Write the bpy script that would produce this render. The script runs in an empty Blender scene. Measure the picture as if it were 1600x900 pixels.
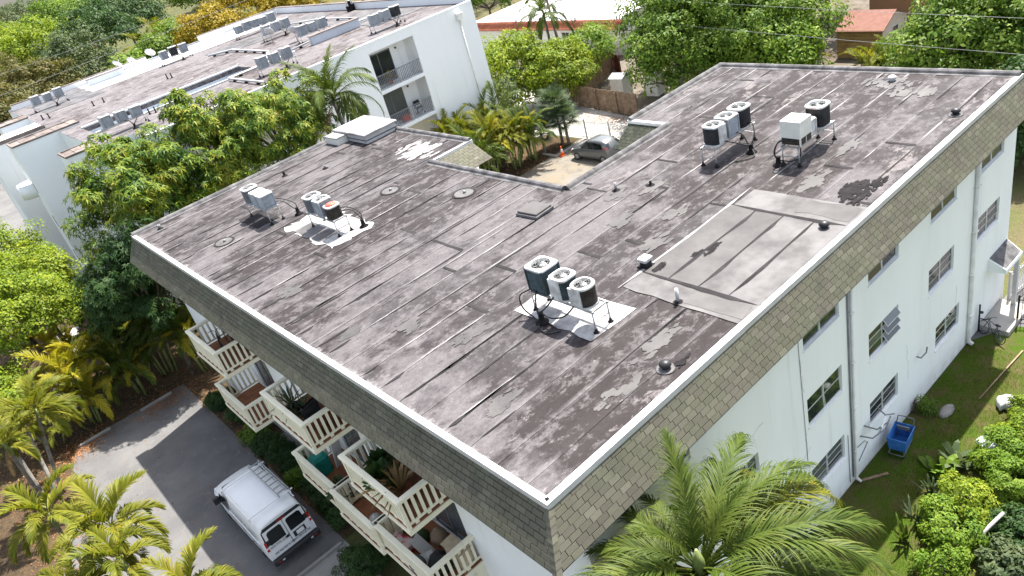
import bpy, math, random
import numpy as np
from mathutils import Vector, Matrix

R_ = math.radians
scene = bpy.context.scene
COL = scene.collection

# ------------------------------------------------------------------ camera
cam_d = bpy.data.cameras.new('camera')
cam = bpy.data.objects.new('camera', cam_d)
COL.objects.link(cam)
right = Vector((0.7209930602674561, -0.6485410256474153, -0.2440564383456562))
down = Vector((-0.4953834528086149, -0.2361392197864729, -0.8359626209109345))
fwd = Vector((0.48452475863384253, 0.7236247694275415, -0.49153123129625875))
M = Matrix((right, -down, -fwd)).transposed().to_4x4()
M.translation = Vector((-5.7298, -9.5016, 20.61))
cam.matrix_world = M
cam_d.sensor_width = 36.0
cam_d.lens = 1195.72 / 1600 * 36.0
cam_d.clip_start = 0.3
cam_d.clip_end = 2500
scene.camera = cam

# ------------------------------------------------------------------ sky, sun, exposure
SUN_DIR = Vector((4.48, 1.30, 8.60)).normalized()      # towards the sun
world = bpy.data.worlds.new('World'); scene.world = world
world.use_nodes = True
wn = world.node_tree
bg = wn.nodes['Background']
sky = wn.nodes.new('ShaderNodeTexSky')
sky.sky_type = 'NISHITA'; sky.sun_disc = False
sky.sun_elevation = math.asin(SUN_DIR.z)
sky.sun_rotation = math.atan2(SUN_DIR.x, SUN_DIR.y)
sky.air_density = 1.0; sky.dust_density = 2.5; sky.ozone_density = 1.0
hs_ = wn.nodes.new('ShaderNodeHueSaturation'); hs_.inputs['Saturation'].default_value = 0.60   # thin high cloud
wn.links.new(sky.outputs[0], hs_.inputs['Color']); wn.links.new(hs_.outputs[0], bg.inputs[0])
bg.inputs[1].default_value = 0.13
sun_d = bpy.data.lights.new('sun', 'SUN')
sun_d.energy = 5.0; sun_d.angle = R_(0.55); sun_d.color = (1.0, 0.955, 0.88)
sun = bpy.data.objects.new('sun', sun_d); COL.objects.link(sun)
sun.rotation_euler = (-SUN_DIR).to_track_quat('-Z', 'Y').to_euler()
sun.location = (20, 8, 60)
vs = scene.view_settings
vs.view_transform = 'Standard'; vs.look = 'None'; vs.gamma = 1.0; vs.use_curve_mapping = False
vs.exposure = 1.6
scene.render.engine = 'CYCLES'

# ------------------------------------------------------------------ mesh helpers
class MB:
    """collects shapes; build() links them as ONE mesh object"""
    def __init__(s): s.v = []; s.f = []; s.m = []; s.s = []
    def add(s, vs, fs, mi=0, smooth=False):
        o = len(s.v); s.v.extend([tuple(p) for p in vs])
        for f in fs:
            s.f.append(tuple(i + o for i in f)); s.m.append(mi); s.s.append(smooth)
        return s
    def box(s, x0, y0, z0, x1, y1, z1, mi=0):
        v = [(x0,y0,z0),(x1,y0,z0),(x1,y1,z0),(x0,y1,z0),(x0,y0,z1),(x1,y0,z1),(x1,y1,z1),(x0,y1,z1)]
        return s.add(v, [(0,3,2,1),(4,5,6,7),(0,1,5,4),(1,2,6,5),(2,3,7,6),(3,0,4,7)], mi)
    def bbox(s, x0, y0, z0, x1, y1, z1, b=.02, mi=0):
        """box with chamfered vertical and top edges"""
        def ring(z, i):
            return [(x0+i+b,y0+i,z),(x1-i-b,y0+i,z),(x1-i,y0+i+b,z),(x1-i,y1-i-b,z),(x1-i-b,y1-i,z),(x0+i+b,y1-i,z),(x0+i,y1-i-b,z),(x0+i,y0+i+b,z)]
        return s.loft([ring(z0,0), ring(z1-b,0), ring(z1,b)], mi=mi)
    def obox(s, c, size, rz=0, rx=0, ry=0, mi=0):
        m = Matrix.Translation(c) @ Matrix.Rotation(rz,4,'Z') @ Matrix.Rotation(ry,4,'Y') @ Matrix.Rotation(rx,4,'X')
        a,b,d = size[0]/2,size[1]/2,size[2]/2
        v = [m @ Vector(p) for p in [(-a,-b,-d),(a,-b,-d),(a,b,-d),(-a,b,-d),(-a,-b,d),(a,-b,d),(a,b,d),(-a,b,d)]]
        return s.add(v, [(0,3,2,1),(4,5,6,7),(0,1,5,4),(1,2,6,5),(2,3,7,6),(3,0,4,7)], mi)
    def bar(s, p0, p1, w, h=None, mi=0):
        """rectangular bar from p0 to p1"""
        h = h or w
        p0 = Vector(p0); p1 = Vector(p1); d = (p1-p0)
        q = d.to_track_quat('Z','Y').to_matrix()
        a = q @ Vector((w/2,0,0)); b = q @ Vector((0,h/2,0))
        v = [p0-a-b,p0+a-b,p0+a+b,p0-a+b,p1-a-b,p1+a-b,p1+a+b,p1-a+b]
        return s.add(v, [(0,3,2,1),(4,5,6,7),(0,1,5,4),(1,2,6,5),(2,3,7,6),(3,0,4,7)], mi)
    def cyl(s, p0, p1, r0, r1=None, n=10, mi=0, caps=True):
        r1 = r0 if r1 is None else r1
        return s.tube([p0,p1],[r0,r1],n,mi,caps)
    def tube(s, pts, r, n=8, mi=0, caps=True):
        pts = [Vector(p) for p in pts]
        rs = r if isinstance(r,(list,tuple)) else [r]*len(pts)
        rings = []; u = None
        for i,p in enumerate(pts):
            d = (pts[min(i+1,len(pts)-1)]-pts[max(i-1,0)])
            if d.length < 1e-9: d = Vector((0,0,1))
            d.normalize()
            if u is None:
                u = d.orthogonal().normalized()
            else:
                u = (u - d*u.dot(d))
                u = u.normalized() if u.length > 1e-6 else d.orthogonal().normalized()
            w = d.cross(u)
            rings.append([p + (u*math.cos(2*math.pi*k/n) + w*math.sin(2*math.pi*k/n))*rs[i] for k in range(n)])
        return s.loft(rings, mi, caps, True)
    def loft(s, rings, mi=0, caps=True, smooth=False, closed=True):
        n = len(rings[0]); v = [p for r in rings for p in r]; f = []
        for i in range(len(rings)-1):
            for k in range(n if closed else n-1):
                a = i*n+k; b = i*n+(k+1)%n
                f.append((a,b,b+n,a+n))
        o = len(s.v); s.add(v, f, mi, smooth)
        if caps:
            s.f.append(tuple(o+k for k in range(n-1,-1,-1))); s.m.append(mi); s.s.append(False)
            e = o+(len(rings)-1)*n
            s.f.append(tuple(e+k for k in range(n))); s.m.append(mi); s.s.append(False)
        return s
    def lathe(s, prof, c=(0,0,0), n=16, mi=0, smooth=True, caps=True):
        rings = [[(c[0]+r*math.cos(2*math.pi*k/n), c[1]+r*math.sin(2*math.pi*k/n), c[2]+z) for k in range(n)] for r,z in prof]
        return s.loft(rings, mi, caps, smooth)
    def prism(s, pts, z0, z1, mi=0):
        n = len(pts)
        v = [(x,y,z0) for x,y in pts]+[(x,y,z1) for x,y in pts]
        f = [tuple(range(n-1,-1,-1)), tuple(range(n,2*n))]+[(k,(k+1)%n,(k+1)%n+n,k+n) for k in range(n)]
        return s.add(v, f, mi)
    def poly(s, pts, mi=0):
        return s.add(pts, [tuple(range(len(pts)))], mi)
    def build(s, name, mat, parent=None, loc=None):
        me = bpy.data.meshes.new(name)
        me.from_pydata(s.v, [], s.f)
        mats = mat if isinstance(mat,(list,tuple)) else [mat]
        for m in mats: me.materials.append(m)
        if len(mats) > 1: me.polygons.foreach_set('material_index', s.m)
        if any(s.s): me.polygons.foreach_set('use_smooth', s.s)
        me.update()
        o = bpy.data.objects.new(name, me); COL.objects.link(o)
        if parent is not None: o.parent = parent
        if loc is not None: o.location = loc
        return o

def np_mesh(name, V, F4, mat, parent=None, loc=None):
    """fast mesh from numpy: V (n,3), F4 (m,4) quads"""
    me = bpy.data.meshes.new(name)
    me.vertices.add(len(V)); me.vertices.foreach_set('co', np.asarray(V,np.float32).ravel())
    k = F4.shape[1]
    me.loops.add(len(F4)*k); me.loops.foreach_set('vertex_index', np.asarray(F4,np.int32).ravel())
    me.polygons.add(len(F4))
    me.polygons.foreach_set('loop_start', np.arange(0,len(F4)*k,k,dtype=np.int32))
    me.polygons.foreach_set('loop_total', np.full(len(F4),k,dtype=np.int32))
    me.materials.append(mat); me.update(calc_edges=True)
    o = bpy.data.objects.new(name, me); COL.objects.link(o)
    if parent is not None: o.parent = parent
    if loc is not None: o.location = loc
    return o

def tag(o, label=None, cat=None, group=None, kind=None):
    if label: o['label'] = label
    if cat: o['category'] = cat
    if group: o['group'] = group
    if kind: o['kind'] = kind
    return o
def thing(name, label, cat, loc=(0,0,0), rz=0, group=None):
    o = bpy.data.objects.new(name, None); COL.objects.link(o)
    o.location = loc; o.rotation_euler = (0,0,rz); o.empty_display_size = .2
    return tag(o, label, cat, group)
KIDS = {}
def copy_tree(o, parent=None):
    c = o.copy(); COL.objects.link(c); c.parent = parent
    for ch in o.children: copy_tree(ch, c)
    return c
def dup(proto, loc, rz=0, label=None, group=None, scale=None):
    c = copy_tree(proto); c.location = loc; c.rotation_euler = (0,0,rz)
    if scale: c.scale = scale if isinstance(scale,(tuple,list)) else (scale,)*3
    if label: c['label'] = label
    if group: c['group'] = group
    elif 'group' in c: del c['group']
    return c
def remove_tree(o):
    for ch in list(o.children): remove_tree(ch)
    bpy.data.objects.remove(o)

# ------------------------------------------------------------------ materials
def nodes(name):
    m = bpy.data.materials.new(name); m.use_nodes = True
    nt = m.node_tree; return m, nt, nt.nodes, nt.links, nt.nodes['Principled BSDF']
def rgb(h):
    """sRGB hex -> linear"""
    c = [int(h[i:i+2],16)/255 for i in (0,2,4)]
    return tuple((x/12.92 if x<=.04045 else ((x+.055)/1.055)**2.4) for x in c)
class NT:
    def __init__(s, name):
        s.m, s.nt, s.n, s.l, s.p = nodes(name); s._pos = None
    def new(s, t, **kw):
        n = s.n.new(t)
        for k,v in kw.items():
            setattr(n,k,v)
        return n
    def lk(s, a, b): s.l.new(a,b)
    @property
    def pos(s):
        if s._pos is None: s._pos = s.new('ShaderNodeNewGeometry').outputs['Position']
        return s._pos
    def mapping(s, vec, scale=(1,1,1), loc=(0,0,0), rot=(0,0,0)):
        m = s.new('ShaderNodeMapping'); m.inputs['Scale'].default_value = scale
        m.inputs['Location'].default_value = loc; m.inputs['Rotation'].default_value = rot
        s.lk(vec, m.inputs['Vector']); return m.outputs[0]
    def noise(s, vec, scale, detail=4, rough=.55, dist=0):
        n = s.new('ShaderNodeTexNoise'); n.inputs['Scale'].default_value = scale
        n.inputs['Detail'].default_value = detail; n.inputs['Roughness'].default_value = rough
        n.inputs['Distortion'].default_value = dist
        if vec is not None: s.lk(vec, n.inputs['Vector'])
        return n.outputs['Fac']
    def ramp(s, fac, stops, interp='LINEAR'):
        r = s.new('ShaderNodeValToRGB'); cr = r.color_ramp; cr.interpolation = interp
        while len(cr.elements) < len(stops): cr.elements.new(.5)
        for e,(p,c) in zip(cr.elements, stops):
            e.position = p; e.color = (c[0],c[1],c[2],1) if isinstance(c,(tuple,list)) else (c,c,c,1)
        s.lk(fac, r.inputs[0]); return r.outputs[0]
    def mix(s, fac, a, b, mode='MIX'):
        x = s.new('ShaderNodeMix', data_type='RGBA', blend_type=mode)
        for sock,v in ((x.inputs[0],fac),(x.inputs[6],a),(x.inputs[7],b)):
            if isinstance(v,(int,float)): sock.default_value = v
            elif isinstance(v,(tuple,list)): sock.default_value = (v[0],v[1],v[2],1)
            else: s.lk(v, sock)
        return x.outputs[2]
    def math(s, op, a, b=0.0, clamp=False):
        x = s.new('ShaderNodeMath', operation=op); x.use_clamp = clamp
        for sock,v in ((x.inputs[0],a),(x.inputs[1],b)):
            if isinstance(v,(int,float)): sock.default_value = v
            else: s.lk(v, sock)
        return x.outputs[0]
    def bump(s, h, strength=.3, dist=.02):
        b = s.new('ShaderNodeBump'); b.inputs['Strength'].default_value = strength; b.inputs['Distance'].default_value = dist
        s.lk(h, b.inputs['Height']); s.lk(b.outputs[0], s.p.inputs['Normal'])
    def col(s, c):
        if isinstance(c,(tuple,list)): s.p.inputs['Base Color'].default_value = (c[0],c[1],c[2],1)
        else: s.lk(c, s.p.inputs['Base Color'])
    def rough(s, r):
        if isinstance(r,(int,float)): s.p.inputs['Roughness'].default_value = r
        else: s.lk(r, s.p.inputs['Roughness'])

ALB = {}          # measured albedo correction per material
def alb(name, c): k = ALB.get(name, 1.0); return tuple(x*k for x in c)
def mottled(name, c1, c2, scale=3, rough=.7, detail=6, bump=.15, spec=.3, rand=0.0, metal=0, dist=.01, contrast=(.35,.65), local=False):
    c1, c2 = alb(name, c1), alb(name, c2)
    t = NT(name)
    vec = t.new('ShaderNodeTexCoord').outputs['Object'] if local else t.pos
    n = t.noise(vec, scale, detail, .6)
    c = t.mix(t.ramp(n, [(contrast[0],0),(contrast[1],1)]), c1, c2)
    if rand:
        oi = t.new('ShaderNodeObjectInfo').outputs['Random']
        g = t.math('ADD', t.math('MULTIPLY', oi, rand), 1-rand/2)
        c = t.mix(1.0, c, t.new('ShaderNodeCombineColor').outputs[0] if False else g_to_col(t, g), 'MULTIPLY')
    t.col(c); t.rough(rough); t.p.inputs['Specular IOR Level'].default_value = spec
    t.p.inputs['Metallic'].default_value = metal
    if bump: t.bump(t.noise(vec, scale*9, 3), bump, dist)
    return t.m
def g_to_col(t, g):
    c = t.new('ShaderNodeCombineColor')
    for i in range(3): t.lk(g, c.inputs[i])
    return c.outputs[0]
MT = {}
ALB.update(curb_membrane=.30, patch_membrane=.15, patch_membrane_worn=.14, white_coating=.40, roof_tar=.45, seam_bitumen=.26, seam_chalk=.40, old_asphalt=.5,
    coping_weathered=.30, terracotta_tile=.42, fence_wood=.75, stained_red_wood=.5, dry_yard=.32, courtyard_concrete=.42, concrete=.5, pale_concrete=.55,
    white_roof_coating=.75, white_edge_metal=.62, galvanised_steel=.7, pink_shingle=.42,
    bark=.6, palm_trunk_grey=.55, shed_boards=.65, tan_stucco=.95, wheel_rim=.6)
def roof_membrane(name, seed=0.0, gray=.5, film=0.0, flake=0.0, near=True, k=1.0, brown=(.032,.022,.023)):
    """weathered mineral membrane: brown to grey granules, chalky film, worn flakes, chalked laps"""
    S = lambda c: tuple(x*k for x in c)
    t = NT(name); p = t.pos
    oi = t.math('SUBTRACT', t.new('ShaderNodeObjectInfo').outputs['Random'], .5)
    reg = t.noise(t.mapping(p, (.17,.24,1), (seed+7,3,0)), 1.0, 6, .66, .6)
    A = t.noise(t.mapping(p, (.50,.85,1), (seed,0,0)), 1.0, 9, .70, .35)
    B = t.noise(t.mapping(p, (1.9,2.6,1), (seed+13,1,0)), 1.1, 10, .76, .2)
    C = t.noise(t.mapping(p, (.75,1.3,1), (seed+3,9,0)), 1.1, 11, .72, .5)
    gr = t.noise(p, 38, 4, .75); gr2 = t.noise(p, 9, 6, .75)
    base = t.mix(t.ramp(t.math('ADD', reg, (gray-.5)*.5), [(.40,0),(.60,1)]), S(brown), S((.056,.0485,.052)))
    a = t.math('ADD', t.math('ADD', A, t.math('MULTIPLY', oi, .085)), film)
    a = t.math('ADD', a, t.math('MULTIPLY', t.math('SUBTRACT', reg, .5), 1.15))
    if near:                                   # water stands towards the courtyard corner and dries to a chalky film
        vd = t.new('ShaderNodeVectorMath', operation='DISTANCE'); t.lk(p, vd.inputs[0]); vd.inputs[1].default_value = (10.2,10.6,9.4)
        a = t.math('ADD', a, t.math('MULTIPLY', t.math('SUBTRACT', 1.0, t.math('MULTIPLY', vd.outputs['Value'], .2), True), .16))
        s0 = t.new('ShaderNodeSeparateXYZ'); t.lk(p, s0.inputs[0])
        a = t.math('ADD', a, t.math('MULTIPLY', t.math('SUBTRACT', 1.0, t.math('MULTIPLY', s0.outputs[0], .28), True), .13))
    c = t.mix(t.ramp(a, [(.45,0),(.63,1)]), base, S((.158,.142,.149)))
    c = t.mix(t.math('MULTIPLY', t.ramp(t.math('ADD', B, film*.4), [(.49,0),(.58,1)]), .62), c, S((.215,.197,.203)))
    c = t.mix(t.math('MULTIPLY', t.ramp(B, [(.34,1),(.44,0)]), .75), c, S((.026,.021,.022)))
    w = t.math('ADD', C, t.math('ADD', flake, t.math('MULTIPLY', t.math('SUBTRACT', B, .5), .30)))
    if near:
        sx = t.new('ShaderNodeSeparateXYZ'); t.lk(p, sx.inputs[0]); X, Y = sx.outputs[0], sx.outputs[1]
        uv = t.new('ShaderNodeUVMap').outputs[0]; su = t.new('ShaderNodeSeparateXYZ'); t.lk(uv, su.inputs[0]); v = su.outputs[1]
        ed = t.math('MAXIMUM', t.math('SUBTRACT', 1.0, t.math('MULTIPLY', v, 7.0)), t.math('MULTIPLY', t.math('SUBTRACT', v, .88), 8.0))
        ed = t.math('MULTIPLY', t.math('MAXIMUM', ed, 0.0), t.ramp(A, [(.40,0),(.58,1)]))
        c = t.mix(t.math('MULTIPLY', ed, .75, True), c, S((.27,.252,.256)))
        w = t.math('ADD', w, t.math('MULTIPLY', t.math('SUBTRACT', 1.1, Y, True), .10))
    c = t.mix(t.math('MULTIPLY', t.ramp(w, [(.60,0),(.645,1)]), .8), c, S((.25,.222,.220)))
    if near:
        e = t.math('ADD', t.math('SUBTRACT', .22, X), t.math('MULTIPLY', t.math('SUBTRACT', C, .5), .9))
        e = t.math('ADD', e, t.math('MULTIPLY', t.math('SUBTRACT', gr2, .5), .7))
        c = t.mix(t.math('MULTIPLY', t.ramp(e, [(.0,0),(.22,1)]), .8), c, S((.38,.355,.36)))
        d = t.math('ADD', t.math('SUBTRACT', .24, Y), t.math('ADD', t.math('MULTIPLY', t.math('SUBTRACT', B, .5), .9), t.math('MULTIPLY', t.math('SUBTRACT', reg, .5), .6)))
        d = t.math('MULTIPLY', t.ramp(d, [(.02,0),(.06,1)]), t.ramp(X, [(.0,0),(.02,1)]))
        c = t.mix(t.math('MULTIPLY', d, .9), c, (.014,.012,.013))
    c = t.mix(1.0, c, t.ramp(gr, [(.22,.62),(.78,1.30)]), 'MULTIPLY')
    c = t.mix(1.0, c, t.ramp(gr2, [(.28,.74),(.72,1.20)]), 'MULTIPLY')
    t.col(c); t.rough(t.ramp(A, [(.3,.65),(.7,.88)]))
    t.p.inputs['Specular IOR Level'].default_value = .25
    t.bump(t.math('ADD', t.math('MULTIPLY', gr, .4), t.math('ADD', C, t.math('MULTIPLY', gr2, .6))), .45, .012)
    return t.m
MT['sheet'] = roof_membrane('roof_membrane', 0, .52, -.035, -.035, True, .55)
MT['sheet_b'] = roof_membrane('roof_membrane_brown', 40, .34, -.05, .0, True, .56)
MT['curb'] = mottled('curb_membrane', (.16,.155,.16), (.50,.48,.49), 2.2, .8, 8, .4, contrast=(.38,.68))
MT['patch'] = mottled('patch_membrane', (.26,.24,.24), (.74,.70,.70), 1.0, .55, 11, .25, rand=.25, contrast=(.36,.64))
MT['patch_tan'] = mottled('patch_membrane_worn', (.30,.28,.28), (.56,.52,.51), .9, .6, 8, .25, rand=.2, contrast=(.35,.62))
MT['coat'] = mottled('white_coating', (.38,.365,.37), (.84,.82,.81), 1.9, .6, 10, .3, contrast=(.36,.56))
MT['tar'] = mottled('roof_tar', (.02,.018,.02), (.045,.04,.043), 4, .85, 5, .3, spec=.1)
MT['seam'] = mottled('seam_bitumen', (.055,.05,.053), (.13,.12,.125), 1.2, .85, 6, .2, spec=.12)
MT['seam_white'] = mottled('seam_chalk', (.40,.38,.39), (.72,.69,.69), 2.5, .8, 6, .2)
MT['white_metal'] = mottled('white_edge_metal', (.66,.65,.64), (.82,.81,.80), 1.5, .45, 5, .05, spec=.5)
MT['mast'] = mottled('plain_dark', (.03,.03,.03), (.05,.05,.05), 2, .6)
def shingle():
    t = NT('shingle')
    oi = t.new('ShaderNodeObjectInfo').outputs['Random']
    isl = t.new('ShaderNodeNewGeometry').outputs['Random Per Island']
    r = t.math('FRACT', t.math('ADD', oi, isl))
    n = t.noise(t.pos, 1.1, 6, .6); g = t.noise(t.pos, 70, 3, .7)
    c = t.ramp(r, [(0,(.090,.084,.066)),(.4,(.118,.112,.086)),(.7,(.104,.094,.077)),(1,(.146,.140,.108))])
    c = t.mix(t.ramp(n, [(.38,0),(.66,1)]), c, t.mix(.5, c, (.10,.11,.07)))
    st = t.noise(t.mapping(t.pos,(1.2,1.2,.25)), 1.2, 5, .6)
    c = t.mix(t.math('MULTIPLY', t.ramp(st,[(.55,0),(.72,1)]), .35), c, (.05,.047,.04))
    c = t.mix(1.0, c, t.ramp(g, [(.25,.72),(.75,1.22)]), 'MULTIPLY')
    t.col(c); t.rough(.95); t.p.inputs['Specular IOR Level'].default_value = .15
    t.bump(g, .5, .006); return t.m
MT['shingle'] = shingle()
MT['shingle_dark'] = mottled('dark_shingle', (.030,.034,.026), (.060,.064,.048), 3.0, .95, 7, .4, rand=.3, spec=.1)
MT['stucco'] = None
def stucco(name, base, dirt, dscale=.5, amt=.42):
    t = NT(name)
    n = t.noise(t.mapping(t.pos,(1,1,.35)), dscale, 7, .62)
    g = t.noise(t.pos, 28, 4, .65)
    c = t.mix(t.math('MULTIPLY', t.ramp(n,[(.45,0),(.75,1)]), amt), base, dirt)
    stk = t.noise(t.mapping(t.pos,(2.2,2.2,.13)), 1.0, 7, .7)
    c = t.mix(t.math('MULTIPLY', t.ramp(stk,[(.56,0),(.74,1)]), amt*.9), c, tuple(x*.72 for x in dirt))
    sx = t.new('ShaderNodeSeparateXYZ'); t.lk(t.pos, sx.inputs[0])
    low = t.math('MULTIPLY', t.math('SUBTRACT', 1.0, t.math('MULTIPLY', sx.outputs[2], 1.1), True), t.ramp(t.noise(t.pos,2.5,6,.7),[(.35,0),(.7,1)]))
    c = t.mix(t.math('MULTIPLY', low, .55), c, (.30,.27,.20))   # splash-back dirt above the soil
    t.col(c); t.rough(.9); t.p.inputs['Specular IOR Level'].default_value = .2
    t.bump(g, .25, .008); return t.m
MT['stucco'] = stucco('white_stucco', (.80,.81,.80), (.66,.67,.64))
MT['stucco2'] = stucco('white_stucco_far', (.80,.81,.81), (.68,.70,.68), .25, .45)
MT['cream'] = mottled('cream_paint', (.74,.69,.52), (.82,.775,.61), 2.0, .55, 5, .1)
MT['terracotta'] = mottled('terracotta_floor', (.20,.075,.035), (.30,.12,.055), 2.0, .7, 5, .1)
MT['coping'] = mottled('coping_weathered', (.32,.24,.21), (.62,.52,.47), 1.3, .85, 8, .3, rand=.35, contrast=(.36,.62))
MT['glass'] = None
def glass(name, c=(.012,.014,.016), rough=.06):
    t = NT(name); n = t.noise(t.pos, .8, 3)
    t.col(t.mix(n, c, tuple(x*2.2 for x in c))); t.rough(rough); t.p.inputs['Specular IOR Level'].default_value = .7
    return t.m
MT['glass'] = glass('window_glass')
MT['glass_grey'] = glass('window_glass_grey', (.05,.055,.058), .12)
MT['alu'] = mottled('aluminium_frame', (.42,.43,.43), (.60,.61,.61), 3, .4, 4, .03, metal=.3)
MT['grey_door'] = mottled('grey_door_paint', (.10,.105,.11), (.15,.155,.16), 2, .5)
MT['pipe_white'] = mottled('painted_pipe', (.62,.61,.56), (.76,.75,.71), 2, .6)
MT['ac_white'] = mottled('ac_white_enamel', (.36,.355,.335), (.66,.66,.64), 3.5, .4, 5, .05, rand=.12)
MT['ac_grey'] = mottled('ac_grey_enamel', (.26,.28,.30), (.36,.385,.41), 2.5, .45, 5, .05, rand=.2)
MT['ac_beige'] = mottled('ac_beige_enamel', (.60,.60,.54), (.70,.70,.64), 2.5, .45, 5, .05)
MT['coil_black'] = mottled('coil_black', (.012,.013,.015), (.035,.036,.04), 5, .5, 4, .1)
MT['coil_teal'] = mottled('coil_dark_teal', (.02,.035,.04), (.05,.075,.08), 5, .5, 4, .1)
MT['coil_brown'] = mottled('coil_brown_black', (.022,.018,.014), (.05,.042,.034), 5, .5, 4, .1)
MT['coil_grey'] = mottled('coil_grey', (.09,.10,.11), (.17,.185,.20), 5, .5, 4, .1)
MT['steel'] = mottled('galvanised_steel', (.45,.45,.44), (.66,.66,.65), 4, .4, 5, .05, metal=.5)
MT['hose'] = mottled('black_insulation', (.012,.012,.012), (.03,.03,.03), 6, .6)
MT['red_plastic'] = mottled('faded_red_plastic', (.42,.07,.045), (.55,.12,.08), 5, .5)
MT['conc'] = mottled('concrete', (.36,.345,.32), (.52,.50,.47), 1.2, .9, 8, .3)
MT['conc_white'] = mottled('pale_concrete', (.50,.47,.43), (.66,.63,.58), .7, .9, 8, .25)
MT['bark'] = mottled('bark', (.10,.08,.06), (.24,.20,.16), 3, .95, 7, .6, dist=.03)
MT['palm_trunk'] = mottled('palm_trunk_grey', (.22,.20,.17), (.44,.41,.37), 3, .9, 7, .5, dist=.02)
MT['wood'] = mottled('fence_wood', (.20,.135,.085), (.36,.26,.18), 2.5, .9, 7, .3, rand=.3)
MT['wood_red'] = mottled('stained_red_wood', (.16,.045,.03), (.26,.085,.05), 2.5, .9, 6, .3, rand=.25)
MT['rail_grey'] = mottled('grey_rail_metal', (.16,.165,.175), (.24,.245,.26), 3, .5)
MT['black_metal'] = mottled('black_metal', (.015,.015,.016), (.035,.035,.036), 3, .45)
MT['roof_white'] = mottled('white_roof_coating', (.70,.69,.68), (.86,.85,.84), .5, .7, 7, .1)
MT['tile'] = mottled('terracotta_tile', (.40,.10,.045), (.58,.19,.09), 2.0, .75, 5, .2, rand=.25)

def asphalt():
    t = NT('old_asphalt')
    b = t.noise(t.pos, .35, 7, .62); f = t.noise(t.pos, 1.6, 8, .7, .4); g = t.noise(t.pos, 90, 2, .7)
    c = t.mix(t.ramp(b,[(.35,0),(.66,1)]), (.082,.080,.081), (.128,.124,.121))
    c = t.mix(t.math('MULTIPLY', t.ramp(f,[(.56,0),(.72,1)]), .5), c, (.185,.176,.168))
    c = t.mix(t.math('MULTIPLY', t.ramp(f,[(.26,1),(.38,0)]), .6), c, (.040,.038,.038))
    lv = t.noise(t.mapping(t.pos,(1,1,1),(5,2,0)), 1.1, 8, .75)
    c = t.mix(1, c, t.ramp(g,[(.2,.72),(.8,1.22)]), 'MULTIPLY')
    t.col(c); t.rough(.9); t.bump(g, .5, .01); return t.m
MT['asphalt'] = asphalt()
def ground(name, cols, s1=.25, s2=2.2, gs=30, bump=.6, bd=.04):
    t = NT(name); cols = [alb(name, c) for c in cols]
    a = t.noise(t.pos, s1, 6, .6); b = t.noise(t.pos, s2, 8, .7, .5); g = t.noise(t.pos, gs, 4, .75)
    c = t.mix(t.ramp(a,[(.38,0),(.62,1)]), cols[0], cols[1])
    c = t.mix(t.ramp(b,[(.47,0),(.62,1)]), c, cols[2])
    if len(cols) > 3: c = t.mix(t.math('MULTIPLY', t.ramp(g,[(.55,0),(.65,1)]), .8), c, cols[3])
    c = t.mix(1, c, t.ramp(g,[(.2,.6),(.8,1.35)]), 'MULTIPLY')
    t.col(c); t.rough(.95); t.p.inputs['Specular IOR Level'].default_value = .1
    t.bump(t.math('ADD',g,b), bump, bd); return t.m
MT['ground'] = ground('ground_scrub', [(.05,.06,.02),(.10,.085,.045),(.075,.085,.028)], .05, .5, 9)
MT['litter'] = ground('leaf_litter', [(.050,.036,.022),(.085,.058,.034),(.036,.030,.018),(.15,.075,.035)], .4, 2.5, 16)
MT['lawn'] = ground('patchy_lawn', [(.040,.078,.005),(.052,.060,.013),(.080,.068,.028),(.038,.082,.004)], .35, 1.4, 26)
MT['sand'] = ground('dry_yard', [(.36,.29,.20),(.44,.39,.33),(.26,.22,.17)], .3, 1.5, 20, .3)
MT['court'] = ground('courtyard_concrete', [(.42,.35,.25),(.40,.37,.33),(.30,.275,.245)], .3, .9, 30, .2)

def leafmat(name, stops, trans=.32, rough=.45, tint=None, nscale=.75):
    """leaf colours vary leaf by leaf and in broad patches of younger growth"""
    t = NT(name)
    isl = t.new('ShaderNodeNewGeometry').outputs['Random Per Island']
    n = t.noise(t.pos, nscale, 3, .6)
    r = t.math('ADD', t.math('MULTIPLY', isl, .55), t.math('MULTIPLY', t.math('SUBTRACT', n, .33), 1.35), True)
    c = t.ramp(r, [(i/(len(stops)-1), s) for i,s in enumerate(stops)])
    t.col(c); t.rough(max(rough,.55)); t.p.inputs['Specular IOR Level'].default_value = .16
    tr = t.new('ShaderNodeBsdfTranslucent')
    tc = t.mix(.5, c, t.mix(1.0, c, (1.5,1.6,.5), 'MULTIPLY')); t.lk(tc, tr.inputs['Color'])
    ms = t.new('ShaderNodeMixShader'); ms.inputs[0].default_value = trans
    out = t.n['Material Output']
    t.lk(t.p.outputs[0], ms.inputs[1]); t.lk(tr.outputs[0], ms.inputs[2]); t.lk(ms.outputs[0], out.inputs['Surface'])
    return t.m
MT['leaf_mango'] = leafmat('leaf_mango', [(0.018,0.054,0.011),(0.038,0.092,0.014),(0.111,0.173,0.017),(0.222,0.244,0.024),(0.289,0.221,0.036)])
MT['leaf_lime'] = leafmat('leaf_lime', [(0.056,0.101,0.009),(0.112,0.171,0.013),(0.200,0.258,0.018),(0.311,0.322,0.030)], .35)
MT['leaf_mid'] = leafmat('leaf_mid', [(0.041,0.085,0.011),(0.071,0.132,0.015),(0.120,0.190,0.022),(0.198,0.239,0.036)], .32)
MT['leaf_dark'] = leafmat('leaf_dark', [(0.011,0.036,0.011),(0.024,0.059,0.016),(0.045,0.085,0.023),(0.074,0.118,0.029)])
MT['leaf_olive'] = leafmat('leaf_olive', [(0.040,0.045,0.012),(0.068,0.071,0.017),(0.109,0.096,0.025),(0.153,0.113,0.040)])
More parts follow.
